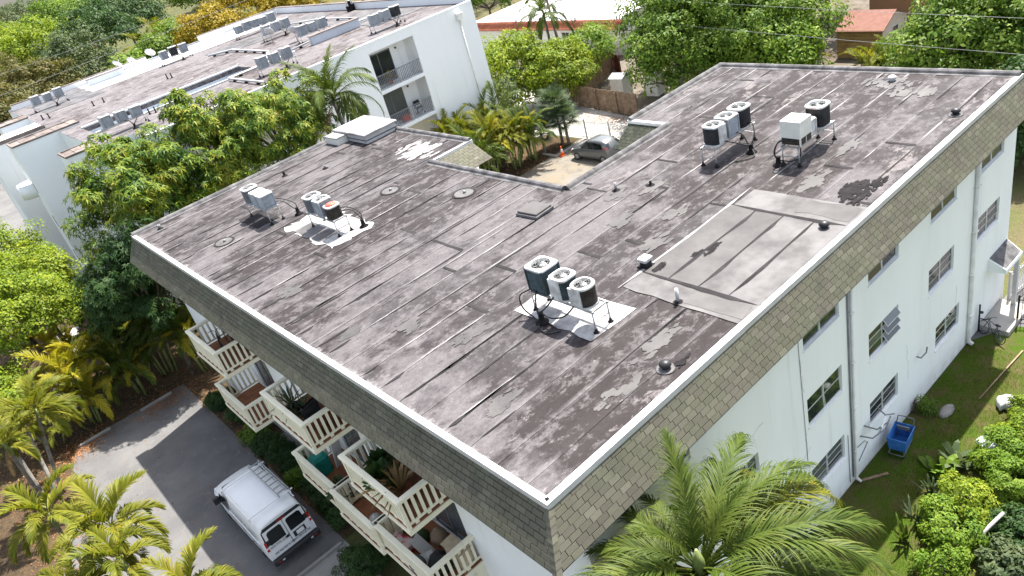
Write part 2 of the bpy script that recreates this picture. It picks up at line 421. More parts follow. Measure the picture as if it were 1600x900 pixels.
MT['leaf_grey'] = leafmat('leaf_grey_green', [(0.033,0.053,0.025),(0.056,0.085,0.036),(0.093,0.121,0.053),(0.129,0.153,0.073)])
MT['leaf_yellow'] = leafmat('leaf_yellow', [(0.122,0.102,0.012),(0.222,0.173,0.013),(0.315,0.222,0.020),(0.405,0.294,0.041)], .35)
MT['leaf_fresh'] = leafmat('leaf_fresh', [(0.048,0.106,0.010),(0.088,0.163,0.014),(0.155,0.232,0.023),(0.239,0.296,0.043)], .35)
MT['frond'] = leafmat('frond_green', [(0.023,0.042,0.007),(0.046,0.075,0.009),(0.078,0.108,0.016),(0.131,0.144,0.032)], .3, .35)
MT['frond_y'] = leafmat('frond_yellow_green', [(0.064,0.089,0.007),(0.113,0.133,0.011),(0.171,0.171,0.016),(0.227,0.190,0.025)], .35, .35)
MT['frond_gold'] = leafmat('frond_gold', [(0.147,0.173,0.014),(0.269,0.252,0.017),(0.351,0.298,0.025),(0.386,0.274,0.046)], .35, .4)
MT['frond_dry'] = leafmat('frond_dry', [(0.161,0.105,0.040),(0.242,0.161,0.073),(0.307,0.226,0.113)], .25, .7)
MT['frond_fan'] = leafmat('frond_fan', [(0.025,0.048,0.025),(0.048,0.076,0.036),(0.081,0.113,0.056),(0.136,0.161,0.088)], .25, .4)
MT['crownshaft'] = mottled('crownshaft', (.12,.17,.05), (.22,.26,.09), 3, .5)
rnd = random.Random(7)
ZR = 9.41                                   # roof level of the near building
# ------------------------------------------------------------------ the ground and pavings
def sheet(name, pts, z, mat, kind='structure'):
    o = MB().poly([(x,y,z) for x,y in pts]).build(name, mat); o['kind'] = kind; return o
def sheet3(name, pts, z, mat, t=.12):
    o = MB().prism(pts, z-t, z, 0).build(name, mat); o['kind'] = 'structure'; return o
sheet('ground', [(-500,-300),(900,-300),(900,900),(-500,900)], -.02, MT['ground'])
sheet('parking_lot', [(-1.0,31.3),(-6.85,31.45),(-7.5,29.3),(-7.25,27.4),(-7.6,26.2),(-9.2,23.6),(-10.2,20),(-10.2,-6),(-1.0,-6)], .004, MT['asphalt'])
sheet('planting_bed', [(-1.0,31.3),(-1.0,13.3),(.62,13.3),(.62,28.3),(3,34),(-1.6,34)], .012, MT['litter'])
sheet('litter_ground', [(-7.0,31.5),(-1.0,31.35),(3,34),(14,30),(14,37.9),(3,40.5),(1,52),(-16,52),(-16,0),(-10.3,0),(-10.3,20),(-9.3,23.6),(-7.7,26.2),(-7.6,29.3)], .0, MT['litter'])
sheet('lawn', [(.6,-.02),(20.4,-.02),(22,-1.0),(23.5,-5),(23.5,-14),(-1.0,-14),(-1.0,-.02)], .0, MT['lawn'])
sheet('walkway', [(-1.0,13.2),(-4.2,13.2),(-4.2,-5.9),(-1.0,-5.9)], .012, MT['conc'])
sheet('paved_yard', [(20.4,-.02),(30,-.02),(40,4),(40,-6),(23.5,-6),(22,-1.0)], .004, MT['asphalt'])
sheet('courtyard', [(11,10.4),(17,10.4),(17,12.5),(24,12.5),(32.3,24),(32.3,32.4),(26.5,32.2),(21,31.5),(11,18.8)], .004, MT['court'])
sheet('palm_bed', [(13,31.0),(21,31.6),(26.5,32.3),(32.2,32.5),(32.0,36),(30.3,37.8),(13,37.9)], .008, MT['litter'])
sheet('concrete_drive', [(32.5,24),(36.6,24),(36.8,31),(38,38),(41,48),(38,60),(30.2,60),(30.2,38.2),(32.3,36)], .004, MT['conc_white'])
sheet('dry_yard', [(38,38.5),(37,30.5),(37,15),(70,15),(75,70),(50,75),(41,60),(41.3,48)], .0, MT['sand'])
sheet('back_path', [(-7.2,35.5),(-5.6,35.5),(-3.0,47),(-4.6,47)], .008, MT['conc_white'])
sheet('side_lane', [(-4.6,66),(2.4,66),(3,120),(-6,120)], .006, MT['asphalt'])

# kerbs
k = MB()
k.bbox(-6.75,31.05,0,-5.1,31.2,.13,.02)
tag(k.build('kerb_stone', MT['conc']), 'weathered concrete parking kerb next to the drifted orange leaves', 'kerb')
k = MB(); k.bbox(-3.5,30.95,0,-1.75,31.1,.13,.02)
tag(k.build('kerb_stone', MT['conc']), 'weathered concrete parking kerb at the shaded corner of the lot', 'kerb')
k = MB(); k.bbox(-3.1,13.1,0,-1.15,13.24,.12,.02)
tag(k.build('kerb_stone', MT['conc']), 'thin concrete kerb on the ground behind the white van', 'kerb')
k = MB(); k.bbox(29.0,31.75,0,29.15,33.3,.12,.02) ; k.bbox(29.15,31.75,0,32.2,31.9,.12,.02)
tag(k.build('kerb_stone', MT['conc_white']), 'pale kerb between the parked grey car and the palm bed', 'kerb')

# ------------------------------------------------------------------ near building
LX, WY = 23.59, 28.43
PLAN = [(0,0),(LX,0),(LX,12.38),(17.0,12.38),(17.0,10.30),(11.0,10.30),(11.0,18.87),(13.38,18.87),(13.38,WY),(0,WY)]
bld = thing('apartment_building', 'three-storey white apartment block with dark weathered flat roof and shingled mansard', 'building')

# walls; the long side has window openings
def wall_holes(mb, o, u, W, H, holes, n, depth=.14, mi=0, mi2=0):
    """vertical wall from o along u, W x H, rectangular openings (a0,a1,z0,z1); n outward normal"""
    o = Vector(o); u = Vector(u); up = Vector((0,0,1)); n = Vector(n)
    xs = sorted({0,W,*[h[0] for h in holes],*[h[1] for h in holes]})
    zs = sorted({0,H,*[h[2] for h in holes],*[h[3] for h in holes]})
    flip = u.cross(up).dot(n) < 0
    def q(pts):
        mb.add(pts, [(0,1,2,3) if not flip else (3,2,1,0)], mi)
    for i in range(len(xs)-1):
        for j in range(len(zs)-1):
            cx=(xs[i]+xs[i+1])/2; cz=(zs[j]+zs[j+1])/2
            if any(h[0]<cx<h[1] and h[2]<cz<h[3] for h in holes): continue
            q([o+u*xs[i]+up*zs[j], o+u*xs[i+1]+up*zs[j], o+u*xs[i+1]+up*zs[j+1], o+u*xs[i]+up*zs[j+1]])
    for a0,a1,z0,z1 in holes:
        c = [o+u*a0+up*z0, o+u*a1+up*z0, o+u*a1+up*z1, o+u*a0+up*z1]; b = [p-n*depth for p in c]
        for k in range(4):
            mb.add([c[k],c[(k+1)%4],b[(k+1)%4],b[k]], [(0,3,2,1) if not flip else (0,1,2,3)], mi2)
WINS = []
for x0 in (9.2,12.72,16.75,20.55): WINS.append((x0,x0+1.9,4.27,5.27))
for x0 in (9.2,12.72,17.42): WINS.append((x0,x0+1.9,1.5,2.5))
for x0 in (9.2,12.75,16.78,20.6): WINS.append((x0,x0+1.88,7.04,8.04))
WINS += [(5.8,6.75,4.62,5.3),(3.2,4.2,7.2,7.9)]
w = MB()
wall_holes(w, (.6,0,0), (1,0,0), LX-.6, 9.2, [(a-.6,b-.6,c,d) for a,b,c,d in WINS], (0,-1,0))
DOORS = []                                  # balcony doors on the front wall (y0,y1,z0,z1)
FZ = {1:.2, 2:3.05, 3:5.85}
BALC = [(18.45,21.55,3),(11.0,14.05,3),(5.5,8.55,3),(18.5,21.55,2),(11.02,14.05,2),(8.42,11.02,2),(5.5,8.5,2)]
for y0,y1,fl in BALC: DOORS.append((y0+.35,y0+2.35,FZ[fl]+.05,FZ[fl]+2.15))
wall_holes(w, (.6,0,0), (0,1,0), WY, 9.2, DOORS, (-1,0,0), .12)
rest = [(LX,0),(LX,12.38),(17.0,12.38),(17.0,10.30),(11.0,10.30),(11.0,18.87),(13.38,18.87),(13.38,WY),(.6,WY)]
for a,b in zip(rest[:-1],rest[1:]):
    w.add([(a[0],a[1],0),(b[0],b[1],0),(b[0],b[1],9.2),(a[0],a[1],9.2)], [(0,1,2,3)])
w.build('wall', MT['stucco'], bld)
# dark rooms behind the openings
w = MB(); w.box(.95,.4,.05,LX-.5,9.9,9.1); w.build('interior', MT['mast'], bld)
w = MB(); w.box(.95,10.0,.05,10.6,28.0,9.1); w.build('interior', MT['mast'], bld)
# string course cracks: thin stained lines as real shallow grooves are left to the stucco
# windows on the long side
GL = MT['glass']; GLG = MT['glass_grey']
def window(a,b,z0,z1, open_right=False, rows=3):
    fr = MB(); t=.05; y=.06
    fr.box(a,y,z0,b,y+.05,z0+t); fr.box(a,y,z1-t,b,y+.05,z1); fr.box(a,y,z0+t,a+t,y+.05,z1-t); fr.box(b-t,y,z0+t,b,y+.05,z1-t)
    m=(a+b)/2; fr.box(m-.035,y-.004,z0+t,m+.035,y+.046,z1-t)
    win = fr.build('window', MT['alu'], bld)
    h=(z1-z0-2*t)/rows
    for side,(p,q) in enumerate(((a+t,m-.035),(m+.035,b-t))):
        for r in range(rows):
            g = MB(); s=.018
            lo=z0+t+r*h; hi=lo+h
            for (x0,x1,c0,c1) in ((p,q,0,s),(p,q,h-s,h),(p,p+s,s,h-s),(q-s,q,s,h-s)):
                g.box(x0,-.012,c0-h,x1,.012,c1-h,0)
            g.box(p+s,-.004,s-h,q-s,.004,h-s-h,1)
            ob = g.build('pane', [MT['alu'], GL if rnd.random()<.7 else GLG], win)
            ob.location = (0,y+.02,hi)
            if open_right and side==1: ob.rotation_euler[0] = R_(-38)
            elif rnd.random()<.25: ob.rotation_euler[0] = R_(-rnd.uniform(2,7))
    sl = MB(); sl.box(a-.03,-.035,z0-.045,b+.03,.055,z0-.001); sl.build('sill', MT['stucco'], win)
for i,(a,b,c,d) in enumerate(WINS): window(a,b,c,d, open_right=(i==1), rows=2 if i in (0,11,12) else 3)
# sliding doors at the balconies
for (y0,y1,z0,z1) in DOORS:
    fr = MB(); t=.05
    for (p0,p1,c0,c1) in ((y0,y1,z0,z0+t),(y0,y1,z1-t,z1),(y0,y0+t,z0+t,z1-t),(y1-t,y1,z0+t,z1-t),((y0+y1)/2-.03,(y0+y1)/2+.03,z0+t,z1-t)):
        fr.box(.66,p0,c0,.72,p1,c1)
    d = fr.build('sliding_door', MT['grey_door'], bld)
    for p,q in ((y0+t,(y0+y1)/2-.03),((y0+y1)/2+.03,y1-t)):
        MB().box(.685,p,z0+t,.695,q,z1-t).build('pane', MT['glass_grey'], d)
# downpipes
def downpipe(x, r, zt, m='pipe_white'):
    p = MB(); p.tube([(x,-.07,zt),(x,-.07,.35),(x,-.085,.16),(x+.02,-.22,.06)], r, 10)
    o = p.build('downpipe', MT[m], bld)
    for z in (1.4,3.2,5.0,6.8):
        MB().box(x-r-.03,-.07-r-.012,z-.02,x+r+.03,-.002,z+.02).build('bracket', MT['pipe_white'], o)
downpipe(11.62,.05,8.7); downpipe(20.15,.085,8.7)
c = MB(); c.tube([(11.50,-.03,8.6),(11.49,-.03,4),(11.51,-.03,.3)], .028, 6); c.build('conduit', MT['rail_grey'], bld)
c = MB(); c.tube([(8.95,-.012,8.3),(8.96,-.012,6.9),(8.99,-.012,5.2),(9.01,-.012,3.1)], .008, 5); c.build('cable', MT['rail_grey'], bld)
c = MB(); c.tube([(11.28,-.02,2.3),(11.3,-.02,1.2),(11.32,-.02,.2)], .012, 5); c.tube([(11.75,-.02,1.35),(12.3,-.02,1.25),(12.5,-.02,1.05),(11.9,-.02,.65)], .012, 5); c.build('cable', MT['rail_grey'], bld)
# hairline cracks in the render
def crack(x,z,dx,dz,n,seed):
    r=random.Random(seed); P=[(x+dx*k/n+r.uniform(-.05,.05),-.001,z+dz*k/n+r.uniform(-.04,.04)) for k in range(n+1)]
    MB().tube(P,[.002+.004*r.random() for _ in P],4).build('crack', MT['rail_grey'], bld)
crack(9.0,6.9,.05,-1.2,9,1); crack(9.02,4.1,.03,-2.0,12,2); crack(8.2,3.1,1.0,.35,8,3); crack(6.6,6.0,.5,.1,5,4); crack(15.2,3.2,.2,-1.6,9,5); crack(8.4,1.9,.8,.25,7,6); crack(19.0,3.4,.1,-1.3,7,7)
# hose bib, brackets
c = MB(); c.tube([(15.95,-.02,2.25),(15.95,-.16,2.25),(16.25,-.2,2.3),(16.3,-.2,2.5)], .028, 6); c.build('wall_bracket', MT['rail_grey'], bld)
# corner awning over the side door
aw = MB()
aw.add([(21.75,0,2.95),(23.45,0,2.95),(23.35,-.62,2.55),(21.85,-.62,2.55),(21.75,0,2.42),(23.45,0,2.42),(23.35,-.62,2.38),(21.85,-.62,2.38)],
       [(0,3,2,1),(3,0,4,7),(2,3,7,6),(1,2,6,5),(4,5,6,7)])
aw.build('awning', MT['stucco'], bld)
aw = MB(); aw.add([(21.8,-.03,2.962),(23.4,-.03,2.962),(23.3,-.585,2.585),(21.9,-.585,2.585)], [(0,3,2,1)]); aw.build('awning_cover', MT['curb'], bld)
aw = MB(); aw.box(23.1,-.6,.2,23.25,-.45,2.375); aw.build('post', MT['white_metal'], bld)

# mansard: backing prism, shingles
def mansard_prism(a, b, out, o, h, ext0=0, ext1=0):
    """a->b roof edge (2D), out = outward unit vector; hip extensions at the ends"""
    a=Vector((a[0],a[1],0)); b=Vector((b[0],b[1],0)); e=(b-a).normalized(); n=Vector((out[0],out[1],0))
    z0=ZR-.10; zb=ZR-h
    p=[a+n*.02+Vector((0,0,z0)), b+n*.02+Vector((0,0,z0)),
       b+n*o+e*ext1+Vector((0,0,zb)), a+n*o-e*ext0+Vector((0,0,zb)),
       a+n*.0+Vector((0,0,zb)), b+n*.0+Vector((0,0,zb))]
    mb=MB(); mb.add(p,[(0,1,2,3),(3,2,5,4),(0,3,4),(1,5,2)]); return mb
SH=[]                                                    # (distance, matrix, width, row exposure)
def shingle_rows(a, b, out, o, h, hip0=0, hip1=0, tw=.31, rows=8):
    a=Vector((a[0],a[1],ZR-.09)); b=Vector((b[0],b[1],ZR-.09)); e=(b-a).normalized(); L=(b-a).length
    n2=Vector((out[0],out[1],0)); s=(n2*(o-.02)+Vector((0,0,-(h-.10))))
    sl=s.length; s=s/sl; nn=e.cross(s); nn = nn if nn.z>0 else -nn
    ex=sl/rows
    for r in range(rows):
        f=(r+.5)/rows
        x0=-hip0*f; x1=L+hip1*f
        x=x0-(tw*.5 if r%2 else 0)-rnd.uniform(0,.03)
        while x<x1-.02:
            xa=max(x,x0); xb=min(x+tw,x1)
            if xb-xa>.03:
                jit=rnd.uniform(-.004,.004)
                m=Matrix((e,s,nn)).transposed().to_4x4()
                m=m @ Matrix.Rotation(R_(rnd.uniform(-.35,.35)),4,'Z') @ Matrix.Rotation(-.03+rnd.uniform(-.006,.006),4,'X')
                m.translation=a+n2*.02+e*((xa+xb)/2)+s*(r*ex+jit)+nn*.004
                SH.append((m,(xb-xa)-.014,ex-.013))
            x+=tw
mans = []
HF, OF, OR_ = 1.1, .65, .60
mb = mansard_prism((0,0),(LX,0),(0,-1),OR_,HF,OF,0); mans.append(mb.build('mansard', MT['seam'], bld))
mb = mansard_prism((0,WY),(0,0),(-1,0),OF,HF,0,OR_); mans.append(mb.build('mansard', MT['seam'], bld))
mb = mansard_prism((11.0,18.87),(13.38,18.87),(0,-1),1.3,.72); mans.append(mb.build('mansard', MT['seam'], bld))
mb = mansard_prism((17.0,10.3),(17.0,12.38),(-1,0),1.15,.8); mans.append(mb.build('mansard', MT['seam'], bld))
shingle_rows((0,0),(LX,0),(0,-1),OR_,HF,OF,0)
shingle_rows((0,WY),(0,0),(-1,0),OF,HF,0,OR_)
shingle_rows((11.0,18.87),(13.38,18.87),(0,-1),1.3,.72,0,0,.3,8)
NPLAIN=len(SH)
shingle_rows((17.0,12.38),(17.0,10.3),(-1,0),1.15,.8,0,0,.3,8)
DARKER=SH[NPLAIN:]; SH=SH[:NPLAIN]
def shingle_mesh(w, l, t=.014):
    return [(-w/2,0,0),(w/2,0,0),(w/2,l,0),(-w/2,l,0),(-w/2,0,t),(w/2,0,t),(w/2,l,t),(-w/2,l,t)]
BOXF=[(0,3,2,1),(4,5,6,7),(0,1,5,4),(1,2,6,5),(2,3,7,6),(3,0,4,7)]
camp = cam.matrix_world.translation
SH.sort(key=lambda q:(q[0].translation-camp).length)
smesh={}
big=MB()
for i,(m,wd,ln) in enumerate(SH):
    if i<300:
        key=(round(wd,2),round(ln,2))
        if key not in smesh:
            q=MB(); q.add(shingle_mesh(wd,ln),BOXF); ob=q.build('shingle', MT['shingle'], mans[0]); smesh[key]=ob.data
        else:
            ob=bpy.data.objects.new('shingle', smesh[key]); COL.objects.link(ob); ob.parent=mans[0]
        ob.matrix_local=m
    else:
        big.add([m @ Vector(p) for p in shingle_mesh(wd,ln)], BOXF)
o=big.build('shingle_field', MT['shingle'], bld); o['kind']='stuff'
for (m,wd,ln) in DARKER:                    # the slope beside the courtyard has darker, greenish shingles
    ob=MB().add(shingle_mesh(wd,ln),BOXF).build('dark_shingle', MT['shingle_dark'], mans[3]); ob.matrix_local=m
# hip caps at the near corner
for k in range(8):
    f0=k/8; f1=(k+1)/8+.05
    P=lambda f,dx,dy: Vector((-.02-f*(OF-.02)+dx, -.02-f*(OR_-.02)+dy, ZR-.07-f*(HF-.10)))
    q=MB(); up=Vector((-.30,-.30,.5)).normalized()*.022
    v=[P(f0,.0,.0)+up,P(f0,-.0,.14),P(f0,.14,.0),P(f1,0,0)+up*1.7,P(f1,0,.15)+up*.6,P(f1,.15,0)+up*.6]
    q.add(v,[(0,1,4,3),(0,3,5,2)]); q.build('hip_cap', MT['shingle'], mans[0])

# ------------------------------------------------------------------ roof: deck, rolls of membrane, kerbs, metal edge
roof = MB().prism(PLAN, ZR-.208, ZR-.012).build('roof', MT['seam'], bld)
def x_range(y):
    if y<10.30: return (0,LX)
    if y<12.38: return None
    if y<18.87: return (0,11.0)
    return (0,13.38)
def spans(y0,y1):
    """x spans of the plan for a roll between y0 and y1"""
    ym=(y0+y1)/2
    if ym<10.30: return [(0,LX)]
    if ym<12.38: return [(0,11.0),(17.0,LX)]
    if ym<18.87: return [(0,11.0)]
    return [(0,13.38)]
cuts=[0]+[y for y in np.arange(.78,28.4,.98)]
cuts=sorted(set([round(float(c),3) for c in cuts]+[10.30,12.38,18.87,WY]))
cuts=[c for i,c in enumerate(cuts) if i==0 or c-cuts[i-1]>.12 or c in (10.30,12.38,18.87,WY)]
sm=MB()
seams=[]
for i in range(len(cuts)-1):
    y0,y1=cuts[i],cuts[i+1]
    for xa,xb in spans(y0,y1):
        x=xa; first=True
        while x<xb-.01:
            ln=rnd.uniform(5.5,10.5) if not first else rnd.uniform(2.5,9)
            first=False
            xe=min(xb,x+ln)
            if xb-xe<1.5: xe=xb
            q=MB(); n=max(2,int((xe-x)/.8))
            lap=.05 if y0>0.01 else 0
            top=[];bot=[]
            for k in range(n+1):
                xx=x+(xe-x)*k/n
                wob=rnd.uniform(-.014,.014) if 0<k<n else 0
                zz=ZR+rnd.uniform(-.0015,.0015)
                top.append((xx,y1-.0,zz-.005)); bot.append((xx,y0-lap+wob,zz+.007+rnd.uniform(0,.003)))
            v=bot+top+[(a,b,ZR-.012) for a,b,_ in bot]
            N=n+1
            f=[(k,k+1,N+k+1,N+k) for k in range(n)]+[(2*N+k,2*N+k+1,k+1,k) for k in range(n)]
            f+=[(0,N,2*N),(n,2*N+n,N+n)]
            q.add(v,f)
            brown=((x+xe)/2>11.5 or y0<1.8 or rnd.random()<.12)
            so=q.build('roof_sheet', MT['sheet_b'] if brown else MT['sheet'], roof)
            vi=np.empty(len(so.data.loops),np.int32); so.data.loops.foreach_get('vertex_index',vi)
            uvc=np.zeros((len(vi),2),np.float32); uvc[:,0]=[v[vv][0] for vv in vi]; uvc[:,1]=((vi>=N)&(vi<2*N)).astype(np.float32)
            so.data.uv_layers.new(name='UVMap').data.foreach_set('uv',uvc.ravel())
            if x>xa+.1 and rnd.random()<.6:
                e0=MB(); e0.add([(x-.10,y0-.03,ZR+.0135),(x+rnd.uniform(.0,.05),y0-.03,ZR+.0135),(x+rnd.uniform(.0,.06),y1-.05,ZR+.0105),(x-.07,y1-.05,ZR+.0105)],[(0,1,2,3)]); e0.build('end_lap',MT['seam'],roof)
            if y0>.3: seams.append((x,xe,y0-lap))
            x=xe
# bitumen squeezed out along the laps, and chalk lines
def strip(x0,x1,y,wmin,wmax,z):
    n=max(3,int((x1-x0)/.22)); a=[];b=[]; ph=rnd.uniform(0,9)
    for k in range(n+1):
        f=k/n; x=x0+(x1-x0)*f
        t=min(1,f*6,(1-f)*6)
        wv=(wmin+(wmax-wmin)*(.5+.5*math.sin(ph+x*1.7)*math.cos(x*.63+ph))*rnd.uniform(.6,1.3))*max(t,.15)
        off=.02*math.sin(x*.9+ph)
        a.append((x,y+off-wv*.75,z)); b.append((x,y+off+wv*.25,z))
    n1=len(a)
    return a+b,[(k,k+1,n1+k+1,n1+k) for k in range(n1-1)]
for (x0,x1,y) in seams:
    for tries in range(3):
        r=rnd.random(); L=x1-x0
        s0=x0+rnd.uniform(0,.7)*L; ln=rnd.uniform(.8,4.0); s1=min(x1,s0+ln)
        if s1-s0<.4: continue
        if (x0<10 and r<.62) or r<.28:
            q=MB(); q.add(*strip(s0,s1,y,.015,.085 if rnd.random()<.75 else .15,ZR+.0135)); q.build('seam_bleed', MT['seam'], roof)
        elif r<.80:
            q=MB(); q.add(*strip(s0,s1,y+.05,.012,.06,ZR+.0125)); q.build('seam_chalk', MT['seam_white'], roof)
# short dark tabs where the rolls meet the front edge
for i,y in enumerate(cuts[2:-1]):
    if rnd.random()<.55:
        q=MB(); q.add(*strip(.28,.28+rnd.uniform(.5,1.6),y-.05,.03,.15,ZR+.0145)); q.build('seam_bleed', MT['seam'], roof)
# irregular flat shapes
def blob(cx,cy,rx,ry,n=26,rough=.25,rz=0,seed=0,sq=1.0):
    r=random.Random(seed); ph=[r.uniform(0,6.28) for _ in range(6)]; am=[rough/(k+1)**.8 for k in range(6)]
    out=[]
    for k in range(n):
        t=2*math.pi*k/n
        c,s=math.cos(t),math.sin(t)
        if sq<1: # squarish
            c=math.copysign(abs(c)**sq,c); s=math.copysign(abs(s)**sq,s)
        d=1+sum(a*math.sin((j+1)*1.7*t+p) if j%2 else a*math.cos((j+2)*t+p) for j,(a,p) in enumerate(zip(am,ph)))+r.uniform(-rough,rough)*.25
        x=c*rx*d; y=s*ry*d
        out.append((cx+x*math.cos(rz)-y*math.sin(rz), cy+x*math.sin(rz)+y*math.cos(rz)))
    return out
def rough_rect(x0,y0,x1,y1,step=.35,j=.05,seed=0):
    r=random.Random(seed); p=[]
    def edge(a,b):
        L=math.dist(a,b); n=max(1,int(L/step))
        for k in range(n):
            f=k/n; p.append((a[0]+(b[0]-a[0])*f+r.uniform(-j,j), a[1]+(b[1]-a[1])*f+r.uniform(-j,j)))
    c=[(x0,y0),(x1,y0),(x1,y1),(x0,y1)]
    for k in range(4): edge(c[k],c[(k+1)%4])
    return p
def flat(name,pts,z,mat,parent=roof,t=.006):
    return MB().prism(pts,z-t,z).build(name,mat,parent)
# the big repaired area: two cross strips and four long rolls
flat('patch_sheet', rough_rect(6.8,.14,7.72,3.93,.5,.03,1), ZR+.026, MT['patch'])
flat('patch_sheet', rough_rect(11.92,.14,13.1,3.82,.5,.03,2), ZR+.026, MT['patch'])
flat('patch_sheet', rough_rect(12.2,.2,13.02,1.9,.4,.06,21), ZR+.033, MT['patch_tan'])
flat('patch_sheet', rough_rect(6.9,.2,7.6,1.9,.4,.06,22), ZR+.033, MT['patch_tan'])
ys=[.14,1.06,2.02,2.98,3.90]
for k in range(4):
    flat('patch_sheet', rough_rect(7.66,ys[k],11.98,ys[k+1]-.015,.6,.008,3+k), ZR+.034+.004*(k%2), [MT['patch'],MT['patch'],MT['patch_tan'],MT['patch_tan']][k])
    if k:
        q=MB(); q.add(*strip(7.7,11.95,ys[k]-.0,.06,.17,ZR+.0405)); q.build('seam_bleed', MT['seam'], roof)
for (y0_,y1_,x) in ((.2,3.9,7.66),(.2,3.9,11.97)):
    pts,fs=strip(y0_,y1_,0,.07,.18,ZR+.0415); q=MB(); q.add([(x+p[1],p[0],p[2]) for p in pts],[tuple(reversed(f)) for f in fs]); q.build('seam_bleed', MT['seam'], roof)
pts,fs=strip(6.7,13.2,3.95,.05,.13,ZR+.0395); q=MB(); q.add(pts,fs); q.build('seam_chalk', MT['seam_white'], roof)
# white repair patches under the condensers
flat('white_patch', rough_rect(4.5,2.9,6.1,5.95,.4,.06,8), ZR+.022, MT['coat'])
flat('white_patch', rough_rect(4.0,15.9,6.05,20.0,.22,.16,9), ZR+.022, MT['coat'])
flat('white_patch', rough_rect(4.05,17.0,4.9,19.2,.4,.05,10), ZR+.029, MT['patch'])
# weathered bare spots and tar blotches: ragged clusters of small flat pieces
def ragged(name,cx,cy,rx,ry,n,mat,z,seed,pr=.16):
    r=random.Random(seed); mb=MB()
    for k in range(n):
        a=r.uniform(0,6.28); d=r.random()**.6
        x=cx+math.cos(a)*rx*d; y=cy+math.sin(a)*ry*d; s=pr*r.uniform(.35,1.2)*(1.2-.6*d)
        pts=[]; m=r.randint(7,11)
        for q_ in range(m):
            t=2*math.pi*q_/m; e=r.uniform(.55,1.25); pts.append((x+math.cos(t)*s*1.9*e,y+math.sin(t)*s*.8*e,z+k*.00012))
        mb.poly(pts)
    return mb.build(name,mat,roof)
for i,(cx,cy,rx,ry) in enumerate([(21.5,3.2,.45,.38),(21.6,2.4,.6,.36),(2.4,8.4,.5,.4),(1.2,9.9,.35,.28),(1.6,3.2,.5,.35),(22.4,4.0,.55,1.1),(9.8,6.6,.5,.3),(10.9,5.2,.7,.28),(9.2,4.6,.6,.42),(14.2,2.4,.9,.3),(16.6,2.6,.7,.25),(1.5,14.5,.35,.5),(11.3,8.0,.45,.4),(12.2,7.2,.5,.3),(3.2,6.2,.7,.25),(5.2,1.4,.9,.2),(3.3,1.0,.8,.25)]):
    ragged('worn_patch',cx,cy,rx,ry,60 if i==5 else 26,MT['patch_tan'],ZR+.0165+.0004*(i%3),100+i,.15)
ragged('white_patch',11.7,20.9,.9,1.5,70,MT['seam_white'],ZR+.0165,77,.22)
for i,(cx,cy,rx,ry,n,pr) in enumerate([(13.95,1.05,.75,.36,60,.13),(13.5,.62,.55,.2,30,.1),(14.5,.6,.5,.2,24,.1),(9.45,2.82,.42,.1,22,.09),(9.1,3.08,.2,.08,10,.08),(8.05,3.6,.25,.16,16,.1),(4.9,.45,.4,.1,22,.07)]):
    ragged('tar_stain',cx,cy,rx,ry,n,MT['tar'],ZR+.046 if 6.8<cx<13 else ZR+.024,200+i,pr)
flat('tar_stain', rough_rect(3.45,21.5,4.5,23.6,.3,.06,41), ZR+.022, MT['seam'])
# kerbs of rolled membrane where there is no mansard
def curb(a,b,inn,hgt=.16,wd=.24):
    a=Vector((a[0],a[1],0)); b=Vector((b[0],b[1],0)); e=(b-a); L=e.length; e/=L; n=Vector((inn[0],inn[1],0))
    prof=[(.02,-.3),(.02,hgt*.8),(.05,hgt),(wd*.55,hgt*.97),(wd*.8,hgt*.7),(wd,hgt*.22),(wd*1.35,.012),(wd*1.35,-.05)]
    N=max(2,int(L/1.3)); x=0
    for k in range(N):
        q=MB(); x0=L*k/N; x1=L*(k+1)/N+(.05 if k<N-1 else 0)
        s=1+.03*(k%2)
        rings=[]
        for j in range(4):
            xx=x0+(x1-x0)*j/3; w_=rnd.uniform(-.006,.006)
            rings.append([a+e*xx+n*(p[0]*s-.03)+Vector((0,0,ZR+p[1]*s+w_)) for p in prof])
        q.loft(rings,0,True,False); q.build('roof_kerb', MT['curb'], roof)
curb((0,WY),(13.38,WY),(0,-1)); curb((13.38,WY),(13.38,18.87),(-1,0)); curb((11.0,18.87),(11.0,10.30),(-1,0))
curb((11.0,10.30),(17.0,10.30),(0,-1)); curb((17.0,12.38),(LX,12.38),(0,-1)); curb((LX,12.38),(LX,0),(-1,0))
# white metal drip edge above each mansard
def metal_edge(a,b,out,w=.16):
    a=Vector((a[0],a[1],0)); b=Vector((b[0],b[1],0)); e=(b-a); L=e.length; e/=L; n=Vector((out[0],out[1],0))
    N=max(1,int(L/3.0))
    for k in range(N):
        x0=L*k/N-(.03 if k else .045); x1=L*(k+1)/N+(.0 if k<N-1 else .045)
        s=.002*(k%2); q=MB()
        prof=[(-w,.015+s),(-.02,.032+s),(.045+s,.034+s),(.052+s,-.12),(.037,-.12),(.03,.0),(-w,.004)]
        q.loft([[a+e*x+n*p[0]+Vector((0,0,ZR+p[1])) for p in prof] for x in (x0,x1)]); q.build('metal_edge', MT['white_metal'], roof)
metal_edge((0,0),(LX,0),(0,-1)); metal_edge((0,WY),(0,0),(-1,0),.13); metal_edge((11.0,18.87),(13.38,18.87),(0,-1)); metal_edge((17.0,12.38),(17.0,10.3),(-1,0))
flat('corner_gap', [(.02,.04),(.11,.03),(.12,.10),(.05,.13)], ZR+.04, MT['tar'])

